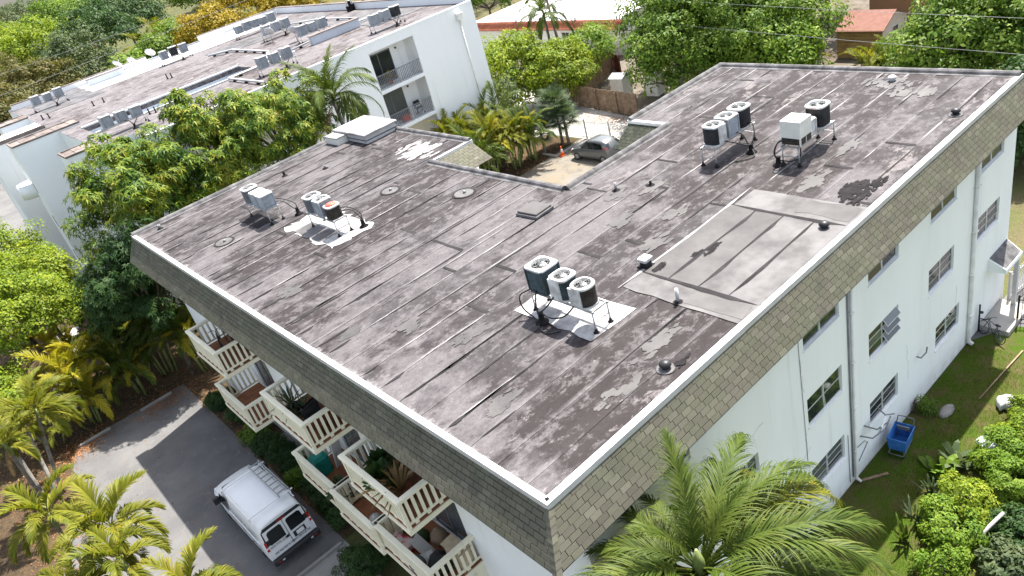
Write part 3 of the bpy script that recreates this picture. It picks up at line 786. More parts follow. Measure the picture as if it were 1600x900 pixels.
# ------------------------------------------------------------------ balconies
def balcony(y0,y1,fl,xo=-1.0):
    z=FZ[fl]
    q=MB(); q.box(xo-.06,y0-.06,z-.16,.6,y1+.06,z-.005); b=q.build('balcony', MT['cream'], bld)
    MB().box(xo-.02,y0-.02,z-.004,.598,y1+.02,z+.006).build('floor_tile', MT['terracotta'], b)
    zt=z+1.08
    # broad top rail on three sides
    for (a0,b0,a1,b1) in ((xo-.07,y0-.07,xo+.10,y1+.07),(xo+.10,y0-.07,.6,y0+.10),(xo+.10,y1-.10,.6,y1+.07)):
        MB().bbox(a0,b0,zt-.10,a1,b1,zt,.012).build('top_rail', MT['cream'], b)
    zb=z+.10
    for (a0,b0,a1,b1) in ((xo,y0,xo+.05,y1),(xo+.05,y0,.6,y0+.05),(xo+.05,y1-.05,.6,y1)):
        MB().box(a0+.003,b0+.003,zb,a1-.003,b1-.003,zb+.07).build('bottom_rail', MT['cream'], b)
    for (x,y) in ((xo+.02,y0+.02),(xo+.02,y1-.02)):
        MB().box(x-.05,y-.05,z-.003,x+.05,y+.05,zt-.09).build('corner_post', MT['cream'], b)
    pick=None
    def put(x,y,along):
        nonlocal pick
        if along=='y':
            m=bal_y
        else: m=bal_x
        o=bpy.data.objects.new('baluster', m); COL.objects.link(o); o.parent=b; o.location=(x,y,zb+.06)
    n=int((y1-y0-.2)/.145)
    for k in range(n): put(xo+.025,y0+.15+(y1-y0-.3)*k/(n-1),'y')
    m=int((.55-xo-.1)/.2)
    for k in range(m):
        x=xo+.2+(.55-xo-.3)*k/(m-1)
        put(x,y0+.025,'x'); put(x,y1-.025,'x')
    # feet under the pickets, every second pair
    for k in range(m//2):
        x=xo+.3+(.55-xo-.3)*k/(m//2)
        MB().box(x-.07,y0+.006,z+.004,x+.05,y0+.044,zb).build('rail_foot', MT['cream'], b)
    for k in range(n//3):
        y=y0+.25+(y1-y0-.4)*k/(n//3)
        MB().box(xo+.006,y-.05,z+.004,xo+.044,y+.08,zb).build('rail_foot', MT['cream'], b)
    return b
t_=MB().box(-.02,-.048,0,.02,.048,.84).build('baluster', MT['cream']); bal_y=t_.data; bpy.data.objects.remove(t_)
t_=MB().box(-.045,-.02,0,.045,.02,.84).build('baluster', MT['cream']); bal_x=t_.data; bpy.data.objects.remove(t_)
for i,(y0,y1,fl) in enumerate(BALC): balcony(y0,y1,fl,-1.12 if i==5 else -1.0)
# ground floor patio slabs below
for y0,y1 in ((18.5,21.5),(11.0,14.0),(5.5,8.5)):
    MB().box(.05,y0,.0,.6,y1,.12).build('patio', MT['conc'], bld)
MB().box(.28,5.46,.0,.598,5.74,2.885).build('column', MT['cream'], bld)
# ------------------------------------------------------------------ rooftop condensers
def rsq(w, d, r, n=32):
    """rounded rectangle outline, n points by angle"""
    out=[]
    for k in range(n):
        t=2*math.pi*(k+.5)/n; c,s=math.cos(t),math.sin(t)
        # superellipse-like rounding
        p=7 if r<.12 else 4 if r<.25 else 2.4
        q=(abs(c)**p+abs(s)**p)**(-1/p)
        out.append((c*q*w/2, s*q*d/2))
    return out
PARK=(0,0,-50)
def condenser(name, w, h, rc, coil, body, top, panel_side=None, style='round', guard='wire', red=False):
    t=thing(name,'x','air conditioner')
    n=32; o=rsq(w,w,rc,n)
    base=MB(); base.loft([[(x*1.02,y*1.02,z) for x,y in o] for z in (0,.07)]); base.build('base_pan', body, t)
    c=MB(); i=rsq(w*.95,w*.95,rc,n); c.loft([[(x,y,z) for x,y in i] for z in (.07,h-.05)],0,False); coilo=c.build('coil', coil, t)
    if style=='louver':
        g=MB(); z=.11
        while z<h-.09:
            a=rsq(w*.95,w*.95,rc,n); b=rsq(w*1.0,w*1.0,rc,n)
            g.loft([[(x,y,z+.03) for x,y in a],[(x,y,z+.006) for x,y in b],[(x,y,z) for x,y in b],[(x,y,z+.018) for x,y in a]],0,False)
            z+=.055
        g.build('louvre_grille', body, coilo)
    else:
        g=MB(); z=.12
        while z<h-.08:
            a=rsq(w*.955,w*.955,rc,n)
            g.loft([[(x*.99,y*.99,z) for x,y in a],[(x*1.012,y*1.012,z+.003) for x,y in a],[(x*1.012,y*1.012,z+.008) for x,y in a],[(x*.99,y*.99,z+.011) for x,y in a]],0,False)
            z+=.045
        for k in range(0,n,2):
            x,y=a[k]; g.bar((x*1.01,y*1.01,.07),(x*1.01,y*1.01,h-.05),.008)
        g.build('guard', coil, coilo)
    # corner posts
    if style=='louver':
        for sx in (-1,1):
            for sy in (-1,1):
                k=.455*w
                MB().box(sx*k-.03,sy*k-.03,.06,sx*k+.03,sy*k+.03,h-.05).build('corner_post', body, t)
    if panel_side:
        ax,s=panel_side
        q=MB(); 
        if ax=='x': q.bbox(w*.40 if s>0 else -w*.52,-w*.22,.06,w*.52 if s>0 else -w*.40,w*.46,h-.05,.015)
        else: q.bbox(-w*.22,w*.40 if s>0 else -w*.52,.06,w*.46,w*.52 if s>0 else -w*.40,h-.05,.015)
        q.build('service_panel', body, t)
    # top with a round opening
    tp=MB(); rr=w*.40; ring=[(rr*math.cos(2*math.pi*(k+.5)/n),rr*math.sin(2*math.pi*(k+.5)/n)) for k in range(n)]
    ot=rsq(w*1.03,w*1.03,rc,n)
    z0,z1=h-.07,h
    R=[[(x,y,z0) for x,y in ot],[(x,y,z1-.02) for x,y in ot],[(x*.97,y*.97,z1) for x,y in ot],[(x*1.04,y*1.04,z1+.004) for x,y in ring],[(x,y,z1+.012) for x,y in ring],[(x,y,z1-.10) for x,y in ring]]
    tp.loft(R,0,False); topo=tp.build('top_panel', top, t)
    MB().lathe([(rr,-.0),(rr,.005)],(0,0,h-.22),n).build('shroud', MT['coil_black'], t)
    fan=MB(); fan.lathe([(.0,.10),(.06,.10),(.075,.07),(.075,-.04),(.0,-.04)],(0,0,h-.14),12)
    for b in range(4):
        a=b*math.pi/2+.3
        p=[]
        for (r,da,dz) in ((.07,-.25,-.02),(rr*.92,-.32,-.05),(rr*.92,.42,.05),(.07,.25,.03)):
            p.append((r*math.cos(a+da),r*math.sin(a+da),h-.12+dz))
        fan.add(p,[(0,1,2,3)])
    fan.build('fan', MT['steel'], t)
    if guard=='wire':
        g=MB()
        for r in (.25,.5,.75,.97):
            g.tube([(rr*r*math.cos(2*math.pi*k/20),rr*r*math.sin(2*math.pi*k/20),h+.02) for k in range(21)],.004,4,0,False)
        for k in range(6):
            a=k*math.pi/3; g.bar((0,0,h+.022),(rr*1.03*math.cos(a),rr*1.03*math.sin(a),h+.012),.006)
        g.build('fan_guard', MT['steel'], topo)
    elif guard=='slots':
        g=MB(); 
        for k in range(12):
            a=2*math.pi*k/12; b=a+.32
            g.add([(r*math.cos(q),r*math.sin(q),h+.014) for r,q in ((rr*.32,a),(rr*1.0,a),(rr*1.0,b),(rr*.32,b))],[(0,1,2,3)])
        g.lathe([(rr*.34,.010),(rr*.34,.017),(.0,.017)],(0,0,h),16)
        g.build('fan_guard', top, topo)
    elif guard=='bars':
        g=MB()
        for k in range(-4,5):
            x=k*rr*.22; yy=math.sqrt(max(0,rr*rr-x*x)); g.box(x-.012,-yy,h+.012,x+.012,yy,h+.02)
        g.build('fan_guard', top, topo)
    if red:
        MB().lathe([(rr*1.0,.0),(rr*.95,.05),(rr*.6,.075),(.0,.085)],(0,0,h+.005),20).build('fan_cover', MT['red_plastic'], t)
    return t
W_,G_,BG=MT['ac_white'],MT['ac_grey'],MT['ac_beige']
PROTO={
 'teal': condenser('condenser',.84,.92,.08,MT['coil_teal'],MT['coil_teal'],W_,None,'louver'),
 'white_panel': condenser('condenser',.72,.80,.14,MT['coil_teal'],W_,W_,('x',-1),'round'),
 'drum': condenser('condenser',.72,.74,.3,MT['coil_brown'],W_,W_,('x',-1),'round'),
 'grey_open': condenser('condenser',.80,.80,.14,MT['coil_grey'],G_,W_,None,'round'),
 'grey_louver': condenser('condenser',.72,.74,.08,MT['coil_grey'],G_,W_,None,'louver','bars'),
 'grey_fan': condenser('condenser',.72,.80,.14,MT['coil_grey'],G_,W_,None,'louver'),
 'brown_red': condenser('condenser',.66,.62,.2,MT['coil_brown'],MT['coil_brown'],W_,None,'round','wire',True),
 'black_white': condenser('condenser',.74,.84,.14,MT['coil_black'],W_,W_,('y',-1),'round'),
 'grey_panel': condenser('condenser',.74,.86,.1,MT['coil_grey'],G_,W_,('x',-1),'louver'),
 'black_tall': condenser('condenser',.80,.90,.14,MT['coil_black'],W_,W_,None,'round'),
 'red_small': condenser('condenser',.60,.62,.1,MT['coil_grey'],W_,W_,None,'louver','wire',True),
}
# the beige box unit has solid sides above a low grille
bb=thing('condenser','x','air conditioner')
q=MB(); q.bbox(-.42,-.42,.30,.42,.42,.98,.015); q.build('cabinet', BG, bb)
q=MB(); q.box(-.40,-.40,.03,.40,.40,.30); q.build('coil', MT['coil_brown'], bb)
for k in range(7):
    x=-.38+k*.76/6
    MB().box(x-.012,-.418,.03,x+.012,.418,.298).build('grille_bar', BG, bb) if k in (0,3,6) else None
for sx in (-1,1):
    for sy in (-1,1): MB().box(sx*.40-.025,sy*.40-.025,.0,sx*.40+.025,sy*.40+.025,.30).build('corner_post', BG, bb)
MB().lathe([(.34,.0),(.34,.012),(.0,.012)],(0,0,.982),24).build('fan_well', MT['coil_black'], bb)
g=MB()
for k in range(10):
    a=2*math.pi*k/10; b=a+.42
    g.add([(r*math.cos(t),r*math.sin(t),1.0) for r,t in ((.10,a),(.345,a),(.345,b),(.10,b))],[(0,1,2,3)])
g.lathe([(.12,.0),(.12,.012),(.0,.012)],(0,0,.996),16); g.build('fan_guard', BG, bb)
PROTO['beige']=bb

def stand(cx,cy,L,D,H,along,label,z=ZR,group=None,feet=True):
    t=thing('equipment_stand',label,'metal stand',(cx,cy,z+.015),0 if along=='x' else math.pi/2,group)
    for s in (-1,1):
        MB().box(-L/2,s*D/2-.025,H-.05,L/2,s*D/2+.025,H-.001).build('rail', MT['steel'], t)
    for k,x in enumerate((-L/2+.06,L/2-.06)):
        MB().box(x-.02,-D/2+.026,H-.046,x+.02,D/2-.026,H-.006).build('crossbar', MT['steel'], t)
        MB().bar((x,-D/2,H*.45),(x,D/2,H*.45),.025).build('brace', MT['steel'], t)
    for x in (-L/2+.06,L/2-.06):
        for s in (-1,1):
            l=MB(); l.cyl((x,s*D/2,0),(x,s*D/2,H-.051),.022,n=8); lg=l.build('leg', MT['steel'], t)
            if feet:
                f=MB(); f.lathe([(.085,0),(.08,.02),(.045,.05),(.03,.12),(.0,.12)],(x,s*D/2,0),12); f.build('pitch_pocket', MT['tar'], lg)
    return t
def hoses(pts_list, label, jack, r=.022, z=ZR, name='refrigerant_lines'):
    t=thing(name,label,'pipes',(jack[0],jack[1],z+.012))
    J=Vector((jack[0],jack[1],z+.012))
    for pts in pts_list:
        # smooth the polyline
        P=[Vector(p)-J for p in pts]; S=[]
        for i in range(len(P)-1):
            p0=P[max(i-1,0)];p1=P[i];p2=P[i+1];p3=P[min(i+2,len(P)-1)]
            for k in range(5):
                f=k/5; S.append(.5*((2*p1)+(p2-p0)*f+(2*p0-5*p1+4*p2-p3)*f*f+(3*p1-p0-3*p2+p3)*f**3))
        S.append(P[-1])
        MB().tube(S,r,6).build('hose', MT['hose'], t)
    b=MB(); b.lathe([(.20,0),(.18,.03),(.09,.08),(.07,.26),(.09,.30),(.0,.31)],(0,0,0),12); b.build('roof_jack', MT['tar'], t)
    return t
HST=.66; US=.84
def put(kind,x,y,label,rz=0,z=None,scale=None,group=None):
    return dup(PROTO[kind],(x,y,ZR+.015+HST if z is None else z),rz,label,group,scale or (US,)*3)
zc=ZR+HST
# near group, on the white patch
stand(5.1,4.24,2.45,.56,HST,'y','grey pipe stand carrying condensers on the square white patch')
put('teal',5.12,5.05,'big dark teal condenser with a square white top and open fan')
put('white_panel',5.08,4.22,'white-panelled teal condenser standing between the teal and the drum-shaped units')
put('drum',5.05,3.46,'drum-shaped brown condenser with white corner panel at the end of the white-patch stand')
hoses([[(4.80,5.1,zc+.15),(4.6,5.0,zc-.1),(4.5,4.9,zc-.35),(4.5,4.75,ZR+.25)],[(4.80,4.4,zc+.12),(4.55,4.45,zc-.05),(4.35,4.65,zc-.25),(4.48,4.8,ZR+.28)],
       [(4.78,3.6,zc+.1),(4.55,3.85,zc-.2),(4.45,4.3,zc-.35),(4.5,4.75,ZR+.3)],[(4.80,5.3,zc+.1),(4.5,5.5,zc),(4.42,5.4,zc-.35),(4.42,4.9,ZR+.06),(4.2,4.6,ZR+.04),(4.15,4.2,ZR+.04),(4.4,4.0,ZR+.04)]],
      'black hoses bundled into a roof jack beside the white patch', (4.48,4.78))
# left pair of groups
stand(5.0,17.62,2.3,.56,HST,'y','pipe stand over the ragged white coating')
put('grey_open',5.0,18.38,'grey condenser with a wide open fan over the ragged white coating')
put('grey_fan',5.0,17.58,'grey louvred condenser in the middle over the ragged white coating')
put('brown_red',5.0,16.86,'small brown condenser with a red fan guard')
hoses([[(5.24,16.86,zc+.12),(5.55,16.6,zc+.1),(5.72,16.4,zc-.2),(5.7,16.25,ZR+.28)],[(5.24,17.58,zc+.1),(5.6,16.8,zc+.15),(5.8,16.4,zc-.1),(5.72,16.25,ZR+.3)]],
      'black hoses arching beside the red-topped condenser', (5.7,16.25))
stand(4.25,22.2,2.25,.56,HST,'y','pipe stand over the dark square stain')
put('grey_open',4.25,22.93,'grey condenser with a plain round fan opening over the dark square stain')
put('grey_louver',4.25,22.1,'grey slatted condenser in the middle over the dark square stain')
put('grey_louver',4.25,21.44,'grey slatted condenser nearest the hoses over the dark square stain')
hoses([[(4.50,21.45,zc+.1),(4.8,21.15,zc+.05),(5.0,20.9,zc-.3),(5.1,20.75,ZR+.25)],[(4.50,22.1,zc+.1),(4.85,21.4,zc+.1),(5.15,20.9,zc-.15),(5.12,20.75,ZR+.3)]],
      'black hoses running from the slatted condensers to a roof jack', (5.1,20.75))
# right pair of groups
stand(15.35,6.25,2.45,.56,HST,'x','pipe stand under the row with the silver-sided condenser')
put('black_white',14.6,6.25,'black condenser with white top at the downhill end of the silver one')
put('grey_panel',15.36,6.25,'silver-sided condenser standing between two black ones')
put('black_tall',16.12,6.25,'tall black condenser behind the silver-sided one')
hoses([[(15.45,5.97,zc+.1),(15.5,5.75,zc),(15.55,5.6,zc-.35),(15.55,5.5,ZR+.26)],[(16.1,5.95,zc+.15),(16.05,5.7,zc+.2),(15.8,5.5,zc-.1),(15.6,5.5,ZR+.3)],[(14.7,5.97,zc+.1),(14.95,5.7,zc-.05),(15.35,5.55,zc-.3),(15.53,5.5,ZR+.3)],
       [(15.55,5.5,ZR+.2),(15.3,5.2,ZR+.05),(15.0,5.25,ZR+.04),(14.7,5.6,ZR+.04)]],
      'black hoses tangled beside the silver-sided condenser', (15.55,5.5))
stand(16.1,3.65,2.3,.58,HST,'x','pipe stand carrying the beige box unit')
put('beige',15.4,3.65,'square beige condenser with a slotted round grille')
put('red_small',16.02,3.68,'small grey condenser with a faded red cover behind the beige box')
put('black_tall',16.75,3.65,'tall black condenser behind the red-covered one')
hoses([[(15.08,3.85,zc+.2),(14.9,4.05,zc+.1),(14.8,4.1,zc-.25),(14.9,4.05,ZR+.22)],[(15.08,3.65,zc+.2),(14.8,3.9,zc+.25),(14.7,4.05,zc-.1),(14.85,4.05,ZR+.26)],[(14.9,4.0,ZR+.2),(15.1,3.7,ZR+.1),(15.3,3.5,ZR+.2),(15.5,3.6,ZR+.45)]],
      'looped black hose hanging beside the beige box condenser', (14.9,4.05))


# ------------------------------------------------------------------ vents, hatch, drains
def mushroom(x,y,label,s=.8,mat='black_metal'):
    t=thing('roof_vent',label,'vent',(x,y,ZR+.012))
    MB().lathe([(.30*s,0),(.28*s,.012),(.14*s,.03),(.12*s,.03)],(0,0,0),18).build('flashing', MT['patch'], t)
    MB().lathe([(.12*s,.02),(.11*s,.16*s),(.0,.16*s)],(0,0,0),14).build('neck', MT[mat], t)
    MB().lathe([(.17*s,.12*s),(.19*s,.15*s),(.17*s,.22*s),(.10*s,.27*s),(.0,.28*s)],(0,0,0),16).build('cap', MT[mat], t)
    return t
mushroom(19.88,.62,'black mushroom vent by the white edge near the far shingles')
mushroom(11.67,.66,'black vent on a white disc at the edge of the repaired area')
mushroom(4.55,.62,'black vent near the front corner beside the tar streaks')
mushroom(22.5,3.95,'white-capped vent by the far roof kerb',.85,'white_metal')
t=thing('roof_vent','white hooded gooseneck vent at the corner of the repaired area','vent',(7.98,4.02,ZR+.012))
MB().bbox(-.2,-.2,0,.2,.2,.03,.01).build('flashing', MT['tar'], t)
MB().bbox(-.13,-.12,.03,.13,.12,.2,.015).build('neck', MT['coil_black'], t)
MB().bbox(-.18,-.16,.2,.18,.16,.31,.03).build('hood', MT['white_metal'], t)
def stub(x,y,h,label,mat='steel',r=.045):
    t=thing('vent_pipe',label,'pipe',(x,y,ZR+.012))
    MB().lathe([(.16,0),(.14,.012),(.06,.06)],(0,0,0),14).build('boot', MT['tar'], t)
    MB().lathe([(r,.03),(r,h),(r*.8,h),(r*.8,h-.05),(0,h-.05)],(0,0,0),12).build('pipe', MT[mat], t)
stub(6.89,2.05,.42,'upright white vent pipe on the pale strip of the repaired area','white_metal',.05)
stub(12.28,7.34,.16,'short rusty vent stub in the middle of the right wing','tar')
stub(11.55,8.3,.30,'bent vent pipe near the courtyard kerb','steel')
stub(7.22,26.38,.22,'dark vent stub beside the leaf-side kerb beyond the white condensers','tar',.06)
stub(1.09,27.5,.2,'low vent stub near the far front corner of the roof','rail_grey',.07)
stub(8.6,24.6,.18,'small vent stub before the white rooftop box','rail_grey',.05)
# hatch
t=thing('roof_hatch','low square roof hatch with a weathered lid near the courtyard corner','hatch',(9.22,10.08,ZR+.012),R_(4))
MB().bbox(-.46,-.52,0,.46,.52,.10,.02).build('curb', MT['curb'], t)
MB().bbox(-.41,-.47,.10,.41,.47,.17,.02).build('lid', MT['patch_tan'], t)
# ring shaped drains
def drain(x,y,label,rx=.42,ry=.46,tail=False):
    t=thing('roof_drain',label,'drain',(x,y,ZR+.016))
    n=28; o_=[(rx*math.cos(2*math.pi*k/n),ry*math.sin(2*math.pi*k/n)) for k in range(n)]
    MB().loft([[(a*1.06,b*1.06,0) for a,b in o_],[(a*1.04,b*1.04,.012) for a,b in o_],[(a*.86,b*.86,.013) for a,b in o_],[(a*.84,b*.84,.0) for a,b in o_]],0,False).build('ring', MT['seam'], t)
    MB().poly([(a*.84,b*.84,.004) for a,b in o_]).build('sump', MT['patch'], t)
    MB().lathe([(.07,.005),(.06,.07),(.03,.10),(0,.10)],(.02,-.02,0),10).build('strainer', MT['rail_grey'], t)
    if tail: MB().add(*strip(.42,1.3,-.1,.05,.12,.006)).build('tail', MT['seam'], t)
drain(2.06,21.95,'oval tar ring round a drain near the dark square stain')
drain(8.26,18.2,'oval drain ring on the open middle of the roof before the white box')
drain(9.31,14.34,'oval tar ring round a drain near the courtyard kerb',.45,.5,True)
# box at the corner
t=thing('rooftop_box','large white boxy rooftop enclosure with a peeling lid at the roof corner','rooftop box',(12.35,26.6,ZR+.01))
MB().bbox(-.95,-1.55,0,.95,1.55,.42,.03).build('body', MT['white_metal'], t)
MB().bbox(-1.05,-1.65,.42,1.05,1.65,.52,.03).build('lid', MT['coat'], t)
MB().bbox(-.97,-1.57,.15,.97,1.57,.20,.005).build('trim', MT['patch'], t)
t=thing('rooftop_box','small white box beside the large rooftop enclosure','rooftop box',(11.05,27.55,ZR+.01))
MB().bbox(-.32,-.62,0,.32,.62,.34,.02).build('body', MT['ac_beige'], t); MB().bbox(-.34,-.64,.34,.34,.64,.40,.02).build('lid', MT['coat'], t)
# ------------------------------------------------------------------ the white building behind
Z2=11.3
b2=thing('apartment_building','tall white apartment block with balconies and a cluttered flat roof behind the leafy gap','building',(0,0,0))
MT['roof2']=roof_membrane('far_roof_membrane',80,.45,.06,.03,False,.72,(.062,.043,.041))
MT['well_wall']=mottled('well_wall_paint',(.42,.46,.50),(.52,.56,.60),.8,.8)
w=MB()
X0,X1,Y0,Y1=2.6,29.7,38.0,71.0
BH=[(20.2-X0,23.98-X0,8.1,10.75),(20.2-X0,23.98-X0,5.26,7.86),(20.2-X0,23.98-X0,2.42,5.02)]
wall_holes(w,(X0+2.2,Y0,0),(1,0,0),X1-X0-2.2,Z2+.15,[(a-2.2,b-2.2,c,d) for a,b,c,d in BH],(0,-1,0),1.5)
w.add([(X1,Y0,0),(X1,Y1,0),(X1,Y1,Z2+.15),(X1,Y0,Z2+.15)],[(0,1,2,3)])
w.add([(X1,Y1,0),(X0,Y1,0),(X0,Y1,Z2+.15),(X1,Y1,Z2+.15)],[(0,1,2,3)])
w.add([(X0,Y1,0),(X0,40.9,0),(X0,40.9,Z2),(X0,Y1,Z2)],[(0,1,2,3)])
w.add([(X0,40.9,0),(X0+2.2,40.9,0),(X0+2.2,40.9,Z2),(X0,40.9,Z2)],[(0,1,2,3)])
w.add([(X0+2.2,40.9,0),(X0+2.2,Y0,0),(X0+2.2,Y0,Z2),(X0+2.2,40.9,Z2)],[(0,1,2,3)])
w.build('wall',MT['stucco2'],b2)
# back walls of the balcony recesses with doors
for (z,c) in ((8.1,0),(5.26,1),(2.42,2)):
    q=MB(); q.box(20.2,39.5,z,23.98,39.6,z+2.62); q.build('recess_wall',MT['stucco2'] if c<2 else MT['cream'],b2)
    if c<2:
        d=MB().box(20.5,39.44,z+.03,22.7,39.49,z+2.2).build('sliding_door',MT['grey_door'],b2)
        for k in (0,1): MB().box(20.55+k*1.08,39.425,z+.08,21.55+k*1.08,39.438,z+2.12).build('pane',MT['glass'] if c==0 else MT['glass_grey'],d)
        # railing
        rl=MB().box(20.2,Y0+.06,z+.98,23.98,Y0+.11,z+1.03).build('railing',MT['rail_grey'],b2)
        MB().box(20.2,Y0+.065,z+.12,23.98,Y0+.105,z+.16).build('bottom_rail',MT['rail_grey'],rl)
        n=27
        t_=MB().box(-.02,-.014,0,.02,.014,.82).build('rail_bar',MT['rail_grey'],rl); t_.location=(20.3,Y0+.085,z+.16)
        for k in range(1,n):
            o=t_.copy(); COL.objects.link(o); o.parent=rl; o.location=(20.3+k*3.6/(n-1),Y0+.085,z+.16)
        for k in (0,1,2):
            MB().box(20.2+k*1.85,Y0+.058,z,20.25+k*1.85,Y0+.112,z+.98).build('rail_post',MT['alu'],rl)
        MB().box(23.1,39.3,z+2.0,23.2,39.4,z+2.12).build('wall_lamp',MT['black_metal'],b2)
    MB().box(20.2,Y0-.02,z-.24,23.98,39.5,z-.002).build('balcony_slab',MT['stucco2'],b2)
# roof deck with the open corridor well in it (x 3.7-15.5, y 46.9-49.1)
WX0,WX1,WY0,WY1=3.7,15.5,45.5,49.1
r2=MB()
e_=.03
for (a,b,c,d) in ((X0+e_,40.9+e_,X1-e_,WY0),(X0+e_,WY1,X1-e_,Y1-e_),(X0+e_,WY0,WX0,WY1),(WX1,WY0,X1-e_,WY1),(X0+2.2+e_,Y0+e_,X1-e_,40.9+e_)):
    r2.box(a,b,Z2-.3,c,d,Z2)
roof2=r2.build('roof',MT['roof2'],b2)
q=MB()
q.add([(WX0,WY1,Z2-3.2),(WX1,WY1,Z2-3.2),(WX1,WY1,Z2-.3),(WX0,WY1,Z2-.3)],[(0,1,2,3)]); q.add([(WX1,WY0,Z2-3.2),(WX1,WY1,Z2-3.2),(WX1,WY1,Z2-.3),(WX1,WY0,Z2-.3)],[(3,2,1,0)])
q.add([(WX0,WY0,Z2-3.2),(WX1,WY0,Z2-3.2),(WX1,WY1,Z2-3.2),(WX0,WY1,Z2-3.2)],[(0,1,2,3)]); q.add([(WX0,WY0,Z2-3.2),(WX1,WY0,Z2-3.2),(WX1,WY0,Z2-.3),(WX0,WY0,Z2-.3)],[(3,2,1,0)])
q.build('corridor_wall',MT['well_wall'],b2)
for x in (7.4,9.0,12.4,14.0): MB().box(x,WY1-.04,Z2-2.1,x+1.3,WY1-.005,Z2-.75).build('window',MT['glass'],b2)
for (a,b,c,d) in ((WX0,WY1-.02,WX1,WY1+.3),(WX0,WY0-.2,WX1,WY0+.02)):
    MB().box(a,b,Z2+.001,c,d,Z2+.10).build('roof_kerb',MT['white_metal'],roof2)
flat('white_coating',rough_rect(8.5,64.4,27.5,70.4,1.2,.18,31),Z2+.02,MT['roof_white'],roof2,.01)
flat('white_coating',rough_rect(4.0,61.6,8.6,69.8,1.0,.2,32),Z2+.018,MT['patch'],roof2,.01)
flat('white_coating',rough_rect(17.5,57.0,28.4,61.0,1.0,.2,33),Z2+.026,MT['patch'],roof2,.008)
flat('white_coating',rough_rect(24.5,43.0,28.8,52.0,1.0,.25,34),Z2+.026,MT['patch'],roof2,.008)
# facade top edge: chalky render with drips, parapet on the far end and the back
def par(a,b,w,h,seg,m='coping'):
    a=Vector(a);b=Vector(b);L=(b-a).length;e=(b-a)/L
    ang=math.atan2(e.y,e.x); body=MB(); c=(a+b)/2
    body.obox((c.x,c.y,Z2+h/2),(L,w*.8,h),ang); p=body.build('parapet',MT['stucco2'],b2)
    n=max(1,round(L/seg))
    for k in range(n):
        c=a+e*(L*(k+.5)/n); q=MB(); q.obox((c.x,c.y,Z2+h+.03),(L/n-.015,w,.06),ang); q.build('coping',MT[m],p)
par((X1-.15,Y0+.3,0),(X1-.15,Y1-.1,0),.34,.55,1.0)
par((X1-.4,Y1-.2,0),(20.6,Y1-.2,0),.34,.55,1.0); par((15.2,Y1-.2,0),(2.9,Y1-.2,0),.34,.45,1.0)
for k in range(22): # facade top edge in short lengths, a few millimetres uneven
    xa=X0+2.2+k*(X1-X0-2.2)/22; MB().box(xa,Y0-.012-.004*(k%2),Z2-.02,xa+(X1-X0-2.2)/22-.01,Y0+.16,Z2+.162).build('roof_edge',MT['stucco2'],roof2)
# stair tower fins at the street end, with segmented copings
def fin(xa,xb,ya,yb,zt,seg=.55):
    q=MB(); q.box(xa,ya,0,xb,yb,zt); f=q.build('stair_fin',MT['stucco2'],b2)
    n=max(2,round((xb-xa)/seg))
    # coping pan: raised lips and sloped segments
    MB().box(xa-.04,ya-.04,zt+.001,xb,ya+.10,zt+.11).build('coping_lip',MT['coping'],f); MB().box(xa-.04,yb-.10,zt+.001,xb,yb+.04,zt+.11).build('coping_lip',MT['coping'],f)
    MB().box(xa-.04,ya+.101,zt+.001,xa+.10,yb-.101,zt+.11).build('coping_lip',MT['coping'],f)
    for k in range(n):
        x=xa+.11+(xb-xa-.12)*k/n; MB().box(x,ya+.105,zt+.001,x+(xb-xa-.12)/n-.02,yb-.105,zt+.05+.02*(k%2)).build('coping',MT['coping'],f)
    return f
fin(.82,2.6,40.95,42.95,11.4); fin(-.4,4.1,51.35,53.5,11.4); fin(.58,2.7,62.5,64.6,11.4)
f=MB().box(-1.6,56.0,0,2.55,60.2,11.2).build('stair_fin',MT['stucco2'],b2)
MB().box(-1.65,55.95,11.2,2.6,56.2,11.45).build('coping_lip',MT['coping'],f)
for z in (8.9,6.2,3.4,1.2): MB().box(-.42,51.9,z-.9,-.38,52.2,z).build('window',MT['glass'],b2)  # dark slits standing in for the shadow gap between the fins
q=MB(); q.lathe([(.9,0),(.9,1.0),(.82,1.0),(.82,.1),(0,.1)],(-.4,53.6,7.6),20); q.build('curved_balcony',MT['stucco2'],b2)
MB().box(2.3,44.6,9.6,2.59,45.3,10.6).build('window',MT['glass'],b2)
q=MB(); q.tube([(28.2,Y0-.08,10.6),(28.2,Y0-.08,3)],.05,8); q.build('downpipe',MT['pipe_white'],b2)
MB().bbox(27.95,Y0-.34,10.5,28.45,Y0-.005,11.0,.04).build('leader_head',MT['pipe_white'],b2)

# condensers on the far roof, in trios on stands
def trio(cx,cy,kinds,label,n=3,dx=.92,rz=0):
    g='condensers '+label
    for k in range(n):
        x=cx+(k-(n-1)/2)*dx
        put(kinds[k%len(kinds)],x,cy,('grey condenser '+label) if kinds[k%len(kinds)]!='black_tall' else ('black condenser '+label),rz,Z2+.02+.5,(.86,.86,.86),g)
    stand(cx,cy,n*dx,.6,.5,'x','pipe stand for units '+label,Z2+.01,None,True)
    hoses([[(cx,cy-.35,Z2+.6),(cx+.2,cy-.6,Z2+.5),(cx+.3,cy-.8,Z2+.25)],[(cx+dx,cy-.35,Z2+.65),(cx+dx*.8,cy-.65,Z2+.6),(cx+.35,cy-.8,Z2+.3)]],'black hoses of units '+label,(cx+.3,cy-.8),.03,Z2)
trio(5.0,64.6,['grey_panel','grey_louver','grey_panel'],'by the low grey parapet at the far roof end')
trio(5.0,42.8,['grey_panel','grey_fan','grey_louver'],'above the leafy tree at the far roof edge')
trio(15.8,63.7,['grey_fan','black_tall','grey_panel'],'on the white coating beside the satellite dishes')
trio(15.35,41.8,['grey_panel','grey_fan','grey_panel'],'above the palm between the two buildings')
